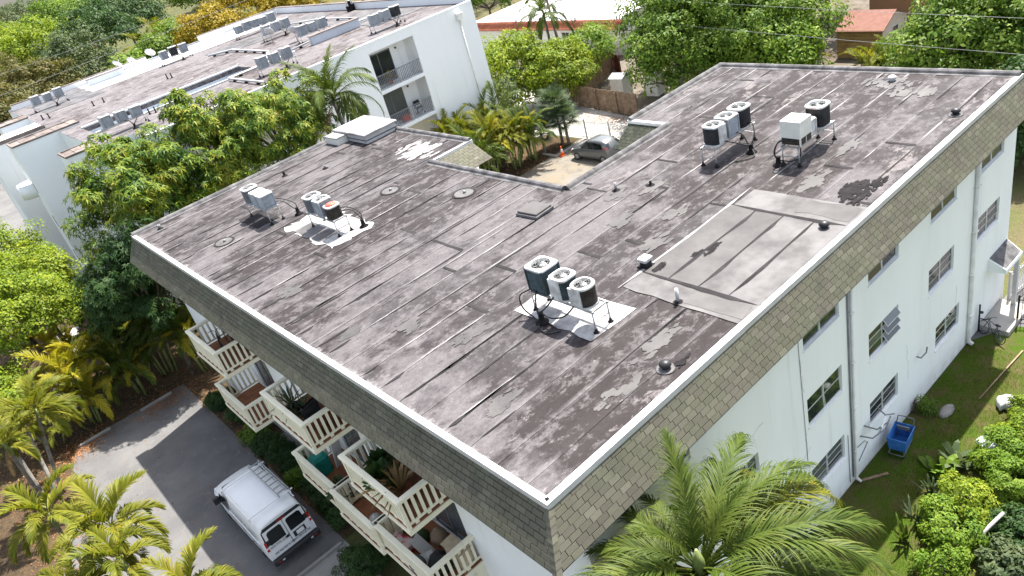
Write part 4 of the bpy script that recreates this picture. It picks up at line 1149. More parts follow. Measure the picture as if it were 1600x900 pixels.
trio(22.2,55.6,['grey_panel'],'beside the two white dishes on the far roof')
trio(21.9,48.4,['grey_panel','grey_fan'],'beside the long white pipe on the far roof')
trio(24.05,40.9,['grey_panel','grey_panel','black_tall'],'above the stacked balconies')
trio(23.4,62.6,['grey_louver','grey_panel','grey_fan'],'along the back edge of the white coating',5,.85)
def dish(x,y,z,az,label,r=.42,tilt=42):
    t=thing('satellite_dish',label,'satellite dish',(x,y,z),az)
    MB().cyl((0,0,0),(0,0,.75),.03,n=8).build('mast',MT['steel'],t)
    q=MB(); n=20; m=Matrix.Translation((0,.05,.8))@Matrix.Rotation(R_(90-tilt),4,'X')
    rings=[]
    for (rr,zz) in ((.02,.0),(r*.4,.015),(r*.75,.05),(r,.10),(r*1.02,.095),(r*.75,.03),(r*.3,-.01)):
        rings.append([m@Vector((rr*math.cos(2*math.pi*k/n)*.9,rr*math.sin(2*math.pi*k/n),zz)) for k in range(n)])
    q.loft(rings,0,True,True); q.build('reflector',MT['roof_white'],t)
    a=m@Vector((0,-r*.9,.08)); b=m@Vector((0,-.1,.5)); q=MB(); q.bar(a,b,.025); q.obox(b,(.08,.08,.12)); q.build('feed_arm',MT['steel'],t)
zd=Z2+.02
dish(12.3,69.5,zd,2.2,'white satellite dish nearest the bright shrubs behind the far roof')
dish(13.3,68.4,zd,2.5,'white satellite dish between two others at the back of the far roof',.38)
dish(15.3,68.9,zd,2.4,'largest white satellite dish standing alone beside the back condensers',.5)
dish(20.9,54.2,zd,2.3,'white dish in front of the middle row of condensers',.45)
dish(21.1,50.0,zd,2.3,'white dish beside the pipe-side condensers on the far roof',.45)
dish(7.2,38.9,zd,2.6,'white dish peeping over the leafy tree at the near roof edge',.45)
def pipe_run(pts,label,r=.06,z=Z2+.18):
    t=thing('roof_pipe',label,'pipe',(pts[0][0],pts[0][1],Z2+.012))
    o=Vector((pts[0][0],pts[0][1],Z2+.012)); P=[Vector((p[0],p[1],p[2] if len(p)>2 else z))-o for p in pts]
    MB().tube(P,r,8).build('pipe',MT['white_metal'],t)
    for i in range(len(P)-1):
        L=(P[i+1]-P[i]).length
        for k in range(int(L/2.2)+1):
            p=P[i]+(P[i+1]-P[i])*((k+.5)/(int(L/2.2)+1)); MB().box(p.x-.1,p.y-.1,0,p.x+.1,p.y+.1,max(.05,p.z-r*.8)).build('support',MT['tar'],t)
pipe_run([(18.4,45.2),(13.0,45.0),(12.95,39.0)],'white pipe elbowed round the corridor well on the far roof',.08)
pipe_run([(16.2,45.6),(18.3,49.6),(18.4,57.0),(16.8,58.6)],'white pipe curving past the pale panel on the far roof',.08)
pipe_run([(18.6,46.2),(22.5,47.4),(27.2,46.9)],'long straight white pipe in front of the condensers on the far roof',.07)
pipe_run([(26.2,49.0),(26.3,55.5),(24.6,60)],'white pipe running back to the far parapet',.06)
pipe_run([(28.6,54.3),(28.6,54.3,Z2+.9),(29.2,54.3,Z2+.9),(29.2,54.3,Z2+.3)],'white gooseneck pipe by the striped parapet',.07)
for i,(x,y,lab) in enumerate([(3.2,59.4,'street-end'),(3.6,59.0,'street-end'),(6.45,56.7,'left-hand middle'),(7.2,56.5,'left-hand middle'),(12.2,56.0,'central'),(12.5,55.8,'central'),(3.2,42.0,'coping-side'),(7.05,44.6,'well-side'),(7.4,44.4,'well-side')]):
    q=MB(); q.lathe([(.10,0),(.05,.05),(.05,.38),(.0,.38)],(0,0,0),8)
    tag(q.build('vent_pipe',MT['tar'],None,(x,y,Z2+.018)),'short dark vent pipe of the %s pair on the far roof'%lab if lab!='coping-side' else 'single dark vent pipe beside the segmented coping','pipe','%s vent pipes'%lab)
# low walls on the far roof
for (a,b,c,d,h,lab) in ((9.0,68.0,12.2,68.35,.55,'low grey parapet wall at the back of the far roof, beside the dishes'),(20.2,45.6,24.5,46.0,.6,'low cream-topped wall beside the pipe on the far roof')):
    t=thing('low_wall',lab,'wall',((a+c)/2,(b+d)/2,Z2+.02))
    MB().box(a-(a+c)/2,b-(b+d)/2,0,c-(a+c)/2,d-(b+d)/2,h).build('body',MT['well_wall'],t); MB().box(a-(a+c)/2-.05,b-(b+d)/2-.05,h+.001,c-(a+c)/2+.05,d-(b+d)/2+.05,h+.06).build('cap',MT['coping'],t)
# things on the far balconies
def potted(x,y,z,s,label,mat='leaf_yellow',rim='terracotta',seed=1,blade=False):
    t=thing('potted_plant',label,'plant',(x,y,z))
    MB().lathe([(.10*s,0),(.15*s,.22*s),(.165*s,.24*s),(.15*s,.24*s),(.14*s,.2*s),(0,.2*s)],(0,0,0),14).build('pot',MT[rim],t)
    r=np.random.default_rng(seed); V=[];F=[]
    n=34 if blade else 90
    for k in range(n):
        a=r.uniform(0,6.28); el=r.uniform(.3,1.35) if blade else r.uniform(.1,1.4)
        L=s*(r.uniform(.45,.8) if blade else .22); w=s*(.022 if blade else .07)
        base=np.array([0,0,.2*s]) if blade else np.array([math.cos(a)*math.cos(el)*.28*s*r.uniform(.4,1),math.sin(a)*math.cos(el)*.28*s*r.uniform(.4,1),.25*s+.38*s*math.sin(el)*r.uniform(.4,1)])
        d=np.array([math.cos(a)*math.cos(el),math.sin(a)*math.cos(el),math.sin(el)]); sd=np.array([-math.sin(a),math.cos(a),0])
        p0=base;p1=base+d*L*.55;p2=base+d*L+np.array([0,0,-L*.28 if blade else -.03]);o=len(V)
        V+=[p0-sd*w*.5,p0+sd*w*.5,p1+sd*w,p1-sd*w,p2+sd*w*.2,p2-sd*w*.2]; F+=[(o,o+1,o+2,o+3),(o+3,o+2,o+4,o+5)]
    np_mesh('foliage',np.array(V),np.array(F),MT[mat],t)
    return t
potted(21.6,38.7,8.1,1.3,'yellow-leaved plant behind the upper balcony railing of the white block','leaf_yellow',seed=3)
ch=thing('balcony_chair','dark folded chair on the lower balcony of the white block','chair',(23.2,38.8,5.26))
for (a,b) in (((-.25,-.2,0),(-.25,.2,.9)),((.25,-.2,0),(.25,.2,.9)),((-.25,.2,0),(-.25,-.2,.5)),((.25,.2,0),(.25,-.2,.5))): MB().bar(a,b,.03).build('leg',MT['black_metal'],ch)
MB().obox((0,.0,.47),(.5,.45,.04)).build('seat',MT['black_metal'],ch); MB().obox((0,.2,.8),(.5,.04,.35)).build('backrest',MT['black_metal'],ch)
q=MB(); q.bbox(-.3,-.2,0,.3,.2,.45,.05); tag(q.build('storage_box',MT['red_plastic'],None,(21.8,38.6,5.26)),'pinkish red box on the lower balcony of the white block','box')
# ------------------------------------------------------------------ vehicles
def paint(name,c,rough=.25,coat=.5):
    t=NT(name); n=t.noise(t.pos,3,4); t.col(t.mix(t.math('MULTIPLY',t.ramp(n,[(.4,0),(.8,1)]),.25),c,tuple(x*.85 for x in c))); t.rough(rough)
    t.p.inputs['Coat Weight'].default_value=coat; t.p.inputs['Coat Roughness'].default_value=.08; return t.m
MT['van_white']=paint('van_white_paint',(.72,.73,.74),.35,.3)
MT['car_grey']=paint('car_grey_paint',(.07,.076,.078),.3,.6)
MT['rubber']=mottled('tyre_rubber',(.015,.015,.015),(.03,.03,.03),8,.85)
MT['black_plastic']=mottled('black_plastic',(.018,.018,.02),(.03,.03,.032),6,.5)
MT['car_glass']=glass('car_glass',(.006,.008,.008),.04)
MT['tail_red']=mottled('tail_lamp_red',(.30,.012,.012),(.42,.03,.025),8,.2,spec=.6)
MT['lamp_clear']=mottled('clear_lamp',(.6,.6,.6),(.75,.75,.75),8,.15,spec=.6)
MT['rim']=mottled('wheel_rim',(.40,.41,.42),(.55,.56,.57),8,.35,metal=.6)
MT['print_dark']=mottled('dark_print',(.02,.022,.05),(.03,.032,.06),8,.5)
MT['print_grey']=mottled('grey_print',(.16,.15,.15),(.2,.19,.19),8,.5)
def wheel(parent,x,y,r,w,side):
    t=MB(); prof=[(r*.62,-w/2),(r*.93,-w/2),(r,-w*.35),(r,w*.35),(r*.93,w/2),(r*.62,w/2)]
    n=22; rings=[[(z,p*math.cos(2*math.pi*k/n),p*math.sin(2*math.pi*k/n)) for k in range(n)] for p,z in prof]
    t.loft(rings+[rings[0]],0,False,True); wh=t.build('wheel',MT['rubber'],parent,(x,y,r))
    q=MB(); rr=[[(side*z,p*math.cos(2*math.pi*k/n),p*math.sin(2*math.pi*k/n)) for k in range(n)] for p,z in ((r*.64,w*.42),(r*.60,w*.30),(r*.25,w*.34),(r*.12,w*.46),(.01,w*.46))]
    q.loft(rr,0,True,False)
    for k in range(5):
        a=2*math.pi*k/5; q.bar((side*w*.4,0,0),(side*w*.4,r*.6*math.cos(a),r*.6*math.sin(a)),.05*r/.35,.03)
    q.build('rim',MT['rim'],wh)
    return wh
def text_mesh(name,body,size,mat,parent,matrix,width=None):
    cu=bpy.data.curves.new(name,'FONT'); cu.body=body; cu.size=size; cu.extrude=.0015; cu.align_x='CENTER'; cu.align_y='CENTER'; cu.resolution_u=2
    tmp=bpy.data.objects.new(name,cu); COL.objects.link(tmp)
    dg=bpy.context.evaluated_depsgraph_get(); me=bpy.data.meshes.new_from_object(tmp.evaluated_get(dg)); bpy.data.objects.remove(tmp)
    xs=[v.co.x for v in me.vertices]; wd=max(xs)-min(xs)
    if width:
        for v in me.vertices: v.co.x*=width/wd
    me.materials.clear(); me.materials.append(mat)
    o=bpy.data.objects.new(name,me); COL.objects.link(o); o.parent=parent; o.matrix_local=matrix; return o

def section(y,zb,zt,wb,wr,belt,rr=.14,ysl=None,crown=.03):
    """closed outline of a body cross section, going round from bottom right"""
    def yy(z): return y if ysl is None else y+ysl(z)
    pts=[]
    R=[(wb-.10,zb),(wb-.02,zb+.06),(wb,zb+.22),(wb,belt*.6+zb*.4),(wb-.01,belt)]
    top=[(wr+(wb-wr)*.45,belt+(zt-belt)*.45),(wr,zt-rr),(wr-rr*.35,zt-rr*.35),(wr-rr,zt-.01),(wr*.45,zt+crown*.7),(0,zt+crown)]
    half=R+top
    pts=[(x,yy(z),z) for x,z in half]+[(-x,yy(z),z) for x,z in reversed(half[:-1])]
    return pts
van=thing('van','white plumbing van with a ladder rack parked beside the balconies','van',(-2.50,16.98,0),R_(1.0))
rs=lambda z: .13*max(0,(z-.85))/1.2
S=[(2.83,.42,.74,.70,.60,.60,None),(2.80,.36,.92,.84,.72,.66,None),(2.66,.34,1.02,.93,.80,.8,None),(2.2,.34,1.12,.97,.84,.92,None),(1.72,.34,1.20,.99,.86,1.05,None),
   (1.32,.34,1.62,.995,.80,1.10,None),(.98,.34,1.96,1.0,.80,1.12,None),(.72,.34,2.05,1.0,.82,1.14,None),(.2,.34,2.08,1.0,.84,1.15,None),(-1.2,.34,2.085,1.0,.85,1.15,None),(-2.4,.34,2.07,.995,.84,1.14,None),(-2.66,.34,2.04,.985,.83,1.12,rs),(-2.80,.36,2.0,.965,.81,1.1,rs)]
mb=MB(); mb.loft([section(a,b,c,d,e,f,.15,g,.035) for a,b,c,d,e,f,g in S],0,True,True)
vb=mb.build('body',MT['van_white'],van)
def yrear(z): return -2.80+rs(z)
def onrear(x,z,off=.006): return (x,yrear(z)-off,z)
def rear_panel(name,pts,mat,off,parent):
    return MB().add([onrear(x,z,off) for x,z in pts]+[onrear(x,z,off-.012) for x,z in pts],[tuple(range(len(pts)))]+[(k,(k+1)%len(pts),(k+1)%len(pts)+len(pts),k+len(pts)) for k in range(len(pts))]).build(name,mat,parent)
rear_panel('window_surround',[(-.90,1.18),(-.70,1.18),(-.70,1.78),(.70,1.78),(.70,1.18),(.90,1.18),(.86,1.80),(.74,1.93),(-.74,1.93),(-.86,1.80)],MT['black_plastic'],.008,van)
for s in (-1,1):
    d=rear_panel('rear_door',[(s*.02,.62),(s*.84,.62),(s*.82,1.80),(s*.02,1.80)][::1 if s>0 else -1],MT['van_white'],.016,van)
    rear_panel('pane',[(s*.10,1.16),(s*.74,1.16),(s*.70,1.66),(s*.62,1.72),(s*.16,1.72),(s*.10,1.66)][::1 if s>0 else -1],MT['car_glass'],.024,d)
    rear_panel('tail_light',[(s*.86,.98),(s*.95,1.0),(s*.93,1.42),(s*.85,1.42)][::1 if s>0 else -1],MT['tail_red'],.022,van)
    rear_panel('reverse_light',[(s*.86,1.10),(s*.945,1.10),(s*.945,1.17),(s*.86,1.17)][::1 if s>0 else -1],MT['lamp_clear'],.026,van)
rear_panel('brake_light',[(-.16,1.83),(.16,1.83),(.15,1.88),(-.15,1.88)],MT['tail_red'],.018,van)
rear_panel('plate_recess',[(.13,.82),(.62,.82),(.62,1.06),(.13,1.06)],MT['black_plastic'],.024,van)
rear_panel('licence_plate',[(.24,.86),(.55,.86),(.55,1.02),(.24,1.02)],MT['lamp_clear'],.030,van)
rear_panel('door_handle',[(-.16,1.02),(-.02,1.02),(-.02,1.12),(-.16,1.12)],MT['black_plastic'],.034,van)
rot=Matrix.Rotation(R_(90),4,'X')
def rt(x,z,off=.027):
    m=Matrix.Translation(onrear(x,z,off))@Matrix.Rotation(math.atan(.13/1.2),4,'X')@rot; return m
text_mesh('lettering','PIPE MASTERS PLUMBING SERVICES INC',.16,MT['print_dark'],van,rt(0,.735),1.52)
text_mesh('lettering','305-975-553',.17,MT['print_grey'],van,rt(-.46,1.06),.70)
text_mesh('lettering','LICENSED & INSURED  CFC',.06,MT['print_grey'],van,rt(-.46,.93),.6) if False else None
q=MB(); q.bbox(-.98,-2.98,.34,.98,-2.72,.56,.04); bp=q.build('rear_bumper',MT['black_plastic'],van)
for s in (-1,1):
    for k in (0,1): MB().box(s*(.62+k*.16)-.05,-2.99,.42,s*(.62+k*.16)+.05,-2.979,.47).build('reflector',MT['lamp_clear'] if k==0 else MT['tail_red'],bp)
q=MB(); q.bbox(-.86,2.70,.34,.86,2.90,.58,.05); q.build('front_bumper',MT['black_plastic'],van)
# glass: windscreen and cab side windows
MB().add([(-.80,1.70,1.235),(.80,1.70,1.235),(.72,1.02,1.955),(-.72,1.02,1.955)],[(0,1,2,3)]).build('windscreen',MT['car_glass'],van)
for s in (-1,1):
    def side(y,z,off=.012):
        # follow the tumblehome of the body side
        f=max(0,(z-1.13)/.94); return (s*(1.0-.17*f*f-.02*f+off),y,z)
    pts=[(1.48,1.22),(1.12,1.74),(.42,1.80),(.40,1.22)]
    w_=MB().add([side(y,z) for y,z in pts],[(0,1,2,3) if s<0 else (3,2,1,0)]).build('side_window',MT['car_glass'],van)
    MB().bbox(s*1.10-.13,1.33,1.15,s*1.10+.13,1.50,1.45,.03).build('mirror',MT['black_plastic'],van)
    MB().box(s*1.004-.004,-.0,.50,s*1.004+.004,.012,1.9).build('door_gap',MT['black_plastic'],van) if False else None
    MB().bbox(s*.72-.12,2.72,.72,s*.72+.12,2.815,.90,.02).build('headlight',MT['lamp_clear'],van)
    for y in (1.72,-1.60):
        wheel(van,s*.86,y,.37,.24,s)
        n=16; ar=MB(); ar.loft([[(s*1.004,y+rr*math.cos(math.pi*k/n),.37+rr*math.sin(math.pi*k/n)) for k in range(n+1)] for rr in (.38,.44)],0,False,False,False); ar.build('wheel_arch',MT['black_plastic'],van)
    MB().box(s*1.0-.01,-2.3,1.13,s*1.0+.014,1.4,1.16).build('belt_trim',MT['van_white'],van)
for y in (1.55,.30,-.62,-2.2):
    for s in (-1,1): MB().box(s*1.001-.004,y-.006,.42,s*1.001+.004,y+.006,1.12).build('panel_gap',MT['black_plastic'],van)
MB().add([onrear(x,z,.030) for x,z in ((-.008,.64),(.008,.64),(.008,1.78),(-.008,1.78))],[(0,1,2,3)]).build('door_gap',MT['black_plastic'],van)
ml=Matrix.Translation((-1.0-.008,-.75,.98))@Matrix.Rotation(R_(-90),4,'Z')@rot
text_mesh('lettering','PIPE MASTERS PLUMBING SERVICES INC',.16,MT['print_grey'],van,ml,2.6)
mu=Matrix.Translation((-.985,-.95,1.42))@Matrix.Rotation(R_(-90),4,'Z')@Matrix.Rotation(R_(-8),4,'X')@rot
text_mesh('lettering','PIPE MASTERS PLUMBING',.3,MT['print_grey'],van,mu,2.7)
# roof rack: rain rails, two cross bars, ladder basket on the building side
for s in (-1,1): MB().box(s*.84-.015,-2.4,2.075,s*.84+.015,.7,2.115).build('roof_rail',MT['van_white'],van)
for y in (.35,-2.15):
    MB().bar((-.92,y,2.26),(.98,y,2.26),.05,.04).build('rack_bar',MT['van_white'],van)
    for s in (-1,1): MB().bar((s*.86,y,2.10),(s*.86,y,2.25),.045).build('rack_post',MT['van_white'],van)
lad=thing('ladder','aluminium ladder lying on the roof rack of the white van','ladder',(-2.50,16.98,0),R_(1.0))
for x in (.42,.86): MB().bar((x,.55,2.33),(x,-2.2,2.33),.035,.09).build('stile',MT['rim'],lad)
for k in range(8): MB().bar((.43,.45-k*.35,2.33),(.85,.45-k*.35,2.33),.05,.03).build('rung',MT['rim'],lad)

# parked hatchback in the courtyard (its nose points to the palm bed)
car=thing('car','small silver-grey hatchback parked in the courtyard beyond the roof notch','car',(29.95,28.4,0),R_(2))
S=[(1.90,.36,.60,.62,.5,.52),(1.84,.26,.76,.76,.62,.6),(1.55,.22,.90,.82,.68,.75),(1.05,.22,1.0,.845,.70,.86),(.55,.22,1.30,.85,.66,.90),(.05,.22,1.50,.85,.60,.92),(-.5,.22,1.54,.85,.60,.93),(-1.1,.22,1.52,.85,.60,.95),(-1.5,.24,1.40,.84,.60,.96),(-1.76,.26,1.08,.82,.64,.95),(-1.84,.30,.92,.78,.62,.8)]
mb=MB(); mb.loft([section(a,b,c,d,e,f,.12,None,.02) for a,b,c,d,e,f in S],0,True,True); mb.build('body',MT['car_grey'],car)
for s in (-1,1):
    f_=(0,1,2,3) if s<0 else (3,2,1,0)
    MB().add([(s*.845,.72,1.0),(s*.735,.18,1.40),(s*.722,-.42,1.43),(s*.852,-.40,1.0)],[f_]).build('side_window',MT['car_glass'],car)
    MB().add([(s*.852,-.45,1.0),(s*.722,-.47,1.43),(s*.730,-1.18,1.38),(s*.842,-1.34,1.05)],[f_]).build('side_window',MT['car_glass'],car)
    MB().bbox(s*.95-.09,.62,.95,s*.95+.09,.76,1.1,.03).build('mirror',MT['car_grey'],car)
    MB().add([(s*.80,-1.62,.88),(s*.66,-1.80,.88),(s*.64,-1.72,1.16),(s*.77,-1.53,1.16)],[(0,1,2,3) if s>0 else (3,2,1,0)]).build('tail_light',MT['tail_red'],car)
    MB().add([(s*.80,-1.64,.86),(s*.845,-1.42,.90),(s*.80,-1.44,1.16),(s*.77,-1.54,1.16)],[(0,1,2,3) if s<0 else (3,2,1,0)]).build('tail_light_side',MT['tail_red'],car)
    MB().bbox(s*.55-.16,1.66,.62,s*.55+.16,1.80,.76,.03).build('headlight',MT['lamp_clear'],car)
    for y in (1.22,-1.24): wheel(car,s*.76,y,.30,.2,s)
    MB().box(s*.858-.004,.20,.72,s*.858+.004,.36,.76).build('door_handle',MT['car_grey'],car)
MB().add([(-.58,-1.54,1.36),(.58,-1.54,1.36),(.62,-1.775,1.06),(-.62,-1.775,1.06)],[(3,2,1,0)]).build('rear_window',MT['car_glass'],car)
MB().add([(-.66,1.0,1.03),(.66,1.0,1.03),(.58,.18,1.47),(-.58,.18,1.47)],[(0,1,2,3)]).build('windscreen',MT['car_glass'],car)
MB().bbox(-.74,-1.93,.28,.74,-1.7,.52,.05).build('rear_bumper',MT['car_grey'],car)
# traffic cone
co=thing('traffic_cone','orange traffic cone with a white band beside the palm bed','cone',(29.35,31.45,.01))
MT['cone']=mottled('cone_orange',(.62,.09,.02),(.75,.14,.03),6,.5)
MB().bbox(-.19,-.19,0,.19,.19,.05,.02).build('base',MT['cone'],co)
MB().lathe([(.14,.05),(.095,.32)],(0,0,0),16).build('cone_body',MT['cone'],co); MB().lathe([(.0955,.32),(.066,.52)],(0,0,0),16).build('band',MT['roof_white'],co); MB().lathe([(.0655,.52),(.03,.75),(0,.75)],(0,0,0),16).build('cone_tip',MT['cone'],co)

# ------------------------------------------------------------------ fences
def plank_fence(a,b,h,pw,label,mat,name='wooden_fence',gap=.012,post=2.4):
    a=Vector((a[0],a[1],0));b=Vector((b[0],b[1],0));L=(b-a).length;e=(b-a)/L;ang=math.atan2(e.y,e.x)
    t=thing(name,label,'fence',a,ang)
    n=int(L/pw); me=MB().box(0,-.012,.03,pw-gap,.012,h).build('plank',MT[mat],t); me.location=(0,0,0)
    for k in range(1,n):
        o=me.copy(); COL.objects.link(o); o.parent=t; o.location=(k*pw,rnd.uniform(-.006,.006),rnd.uniform(-.05,.03)); o.rotation_euler=(0,rnd.uniform(-.012,.012),0)
    for z in (.4,h-.4): MB().box(0,.02,z-.04,L,.06,z+.04).build('rail',MT[mat],t)
    for k in range(int(L/post)+1): MB().box(k*post-.05,.065,0,k*post+.05,.165,h-.1).build('post',MT[mat],t)
plank_fence((37.0,30.4),(37.9,38.2),1.85,.19,'weathered wooden plank fence facing the pale drive','wood')
plank_fence((37.9,38.3),(46.0,41.0),1.7,.22,'weathered wooden fence returning beside the sheds','wood')
plank_fence((45.5,39.6),(48.6,47.2),1.7,.24,'dark red stained fence before the tiled house','wood_red')
# white picket mesh fence between drive and courtyard
def bar_fence(a,b,h,step,label,mat,name='metal_fence',r=.012,posts=2.4,cat='fence'):
    a=Vector((a[0],a[1],0));b=Vector((b[0],b[1],0));L=(b-a).length;e=(b-a)/L;ang=math.atan2(e.y,e.x)
    t=thing(name,label,cat,a,ang)
    n=int(L/step); me=MB().box(-r,-r,.06,r,r,h).build('bar',MT[mat],t)
    for k in range(1,n+1):
        o=me.copy(); COL.objects.link(o); o.parent=t; o.location=(k*step,0,0)
    for z in (.15,h-.15): MB().box(0,-r*1.4,z-.02,L,r*1.4,z+.02).build('rail',MT[mat],t)
    for k in range(int(L/posts)+1): MB().box(k*posts-.035,-.035,0,k*posts+.035,.035,h+.08).build('post',MT[mat],t)
    return t
bar_fence((32.75,24.6),(32.4,32.5),1.5,.14,'white picket fence behind the parked grey car','white_metal')
bar_fence((22.3,-.98),(24.0,-5.5),1.2,.13,'black iron railing beside the side gate','black_metal')
bar_fence((23.6,-.2),(26.6,-.6),1.3,.14,'white barred gate beside the corner awning','white_metal','gate',.014,3.0,'gate')
bar_fence((-.75,71.2),(.9,78.0),1.6,.22,'black iron fence at the foot of the white stair tower','black_metal')
bar_fence((-1.5,6.3),(-1.5,9.6),1.15,.12,'white metal gate below the cluttered balcony','white_metal','gate',.012,3.2,'gate')
st=thing('step','pale concrete step at the side door under the awning','step',(22.2,-.45,0))
MB().bbox(-.95,-.62,0,1.1,.44,.22,.02).build('slab',MT['conc_white'],st)

# ------------------------------------------------------------------ houses beyond
def gable(x0,y0,x1,y1,h,rh): pass
hs=thing('house','low white flat-roofed house with a red tile eave behind the pole','house',(0,0,0))
MT['house_white']=stucco('house_white_stucco',(.72,.71,.68),(.6,.58,.54))
w=MB()
wall_holes(w,(50.2,43.0,0),(0,1,0),24,2.9,[(2.2,3.9,1.0,2.3),(7.5,8.6,1.0,2.3),(13,14.6,1.0,2.2)],(-1,0,0),.15)
w.add([(50.2,43,0),(66,43,0),(66,43,2.9),(50.2,43,2.9)],[(0,1,2,3)]); w.add([(50.2,67,0),(66,67,0),(66,67,2.9),(50.2,67,2.9)],[(3,2,1,0)]); w.build('wall',MT['house_white'],hs)
for (a,b,c,d) in ((2.2,3.9,1.0,2.3),(7.5,8.6,1.0,2.3),(13,14.6,1.0,2.2)):
    f=MB(); f.box(50.26,43+a,c,50.32,43+b,c+.06); f.box(50.26,43+a,d-.06,50.32,43+b,d); f.box(50.26,43+(a+b)/2-.03,c,50.32,43+(a+b)/2+.03,d); fo=f.build('window',MT['white_metal'],hs)
    MB().box(50.33,43+a,c,50.34,43+b,d).build('pane',MT['glass'],fo)
MB().box(50.6,43.2,2.9,66,66.8,3.42).build('roof',MT['roof_white'],hs)
for (ya,yb) in ((43.0,49.2),(49.6,58.5),(58.9,67)):
    MB().box(50.55,ya-.12,3.42,66,ya+.14,3.75).build('parapet',MT['house_white'],hs)
# rows of barrel tiles along the eave
def tile_rows(ya,yb,x_e,z_e,depth,rise):
    n=int((yb-ya)/.28); q=MB()
    for k in range(7): 
        pass
    base=MB(); prof=[(.135*math.cos(math.pi*k/6),.07*math.sin(math.pi*k/6)) for k in range(7)]
    me=None
    for k in range(n):
        y=ya+.14+k*.28
        if me is None:
            b=MB()
            rings=[]
            for f in (0,.33,.331,.66,.661,1):
                s=1.0 if f in (0,.331,.661) else .9
                rings.append([(depth*f,p[0]*s,rise*f+p[1]*s) for p in prof])
            b.loft(rings,0,False,True,False); me=b.build('roof_tile',MT['tile'],hs); me.location=(x_e,y,z_e)
        else:
            o=me.copy(); COL.objects.link(o); o.parent=hs; o.location=(x_e,y,z_e+rnd.uniform(-.01,.01))
    MB().add([(x_e+.03,ya,z_e-.03),(x_e+depth,ya,z_e+rise-.03),(x_e+depth,yb,z_e+rise-.03),(x_e+.03,yb,z_e-.03)],[(0,1,2,3)]).build('eave_board',MT['tile'],hs)
tile_rows(43.0,66.8,49.5,2.75,1.05,.62)
# pink-roofed shed
sd=thing('garden_shed','timber garden shed with a pink shingle roof among the trees','shed',(52.6,19.7,0),R_(0))
MT['pink_shingle']=mottled('pink_shingle',(.42,.19,.14),(.52,.26,.2),3,.85)
MT['shed_wood']=mottled('shed_boards',(.34,.22,.08),(.46,.32,.13),2,.8,rand=.2)
w=MB(); 
for k in range(9): MB().box(-1.95,-1.6+.0,k*.24,-1.90,1.9,k*.24+.225).build('board',MT['shed_wood'],sd)
w.box(-1.895,-1.6,0,1.9,1.9,2.15); w.build('wall',MT['shed_wood'],sd)
g=MB(); g.add([(-1.92,-1.62,0),(1.9,-1.62,0),(1.9,-1.62,2.15),(0,-1.62,3.0),(-1.92,-1.62,2.15)],[(0,1,2,3,4)]); g.add([(-1.92,-1.55,2.15),(1.9,-1.55,2.15),(0,-1.55,3.0)],[(0,1,2)]); g.build('gable',mottled('shed_pale_boards',(.50,.42,.36),(.6,.52,.46),2,.8),sd)
for s in (-1,1):
    MB().add([(s*2.05,-1.75,2.08),(0,-1.75,3.05),(0,2.0,3.05),(s*2.05,2.0,2.08),(s*2.05,-1.75,2.02),(0,-1.75,2.99),(0,2.0,2.99),(s*2.05,2.0,2.02)],[(0,1,2,3) if s<0 else (3,2,1,0),(0,4,5,1),(2,6,7,3),(0,3,7,4)]).build('roof_slope',MT['pink_shingle'],sd)
f=MB(); f.box(-.45,-1.66,.95,.45,-1.625,1.9); fw=f.build('window',MT['roof_white'],sd)
for (a,b) in ((-.38,-.02),(.02,.38)):
    for (c,d) in ((1.02,1.40),(1.45,1.83)): MB().box(a,-1.672,c,b,-1.661,d).build('pane',MT['glass'],fw)
h3=thing('house','orange-tan house wall glimpsed behind the pink-roofed shed','house',(0,0,0))
MT['tan_stucco']=stucco('tan_stucco',(.40,.22,.12),(.33,.19,.11))
w=MB(); wall_holes(w,(60.5,8,0),(0,1,0),16,3.2,[(8.0,8.9,.1,2.1)],(-1,0,0),.15); w.add([(60.5,8,0),(75,8,0),(75,8,3.2),(60.5,8,3.2)],[(0,1,2,3)]); w.add([(60.5,24,0),(75,24,0),(75,24,3.2),(60.5,24,3.2)],[(3,2,1,0)]); w.build('wall',MT['tan_stucco'],h3)
MB().box(60.62,16.05,.1,60.66,16.85,2.1).build('door',MT['wood_red'],h3); MB().box(60.3,7.8,3.2,75,24.2,3.4).build('roof',MT['tile'],h3)
put('grey_louver',58.0,17.6,'dark condenser on the ground beside the tan house',0,0.02)
# boxes in the fenced yard
for i,(x,y,wd,h,lab) in enumerate([(40.6,35.2,1.3,1.75,'plastic grey-lidded storage shed behind the plank fence'),(41.6,32.4,1.2,2.0,'tall pale storage shed beside the big leafy tree')]):
    t=thing('storage_shed',lab,'shed',(x,y,0),.1)
    MB().bbox(-wd/2,-wd/2,0,wd/2,wd/2,h,.04).build('body',MT['ac_beige'],t)
    MB().add([(-wd*.56,-wd*.56,h),(wd*.56,-wd*.56,h),(wd*.56,wd*.56,h),(-wd*.56,wd*.56,h),(0,-wd*.56,h+.3),(0,wd*.56,h+.3)],[(0,4,5,3),(1,2,5,4),(0,1,4),(2,3,5),(0,3,2,1)]).build('lid',MT['ac_grey'] if i==0 else MT['ac_beige'],t)
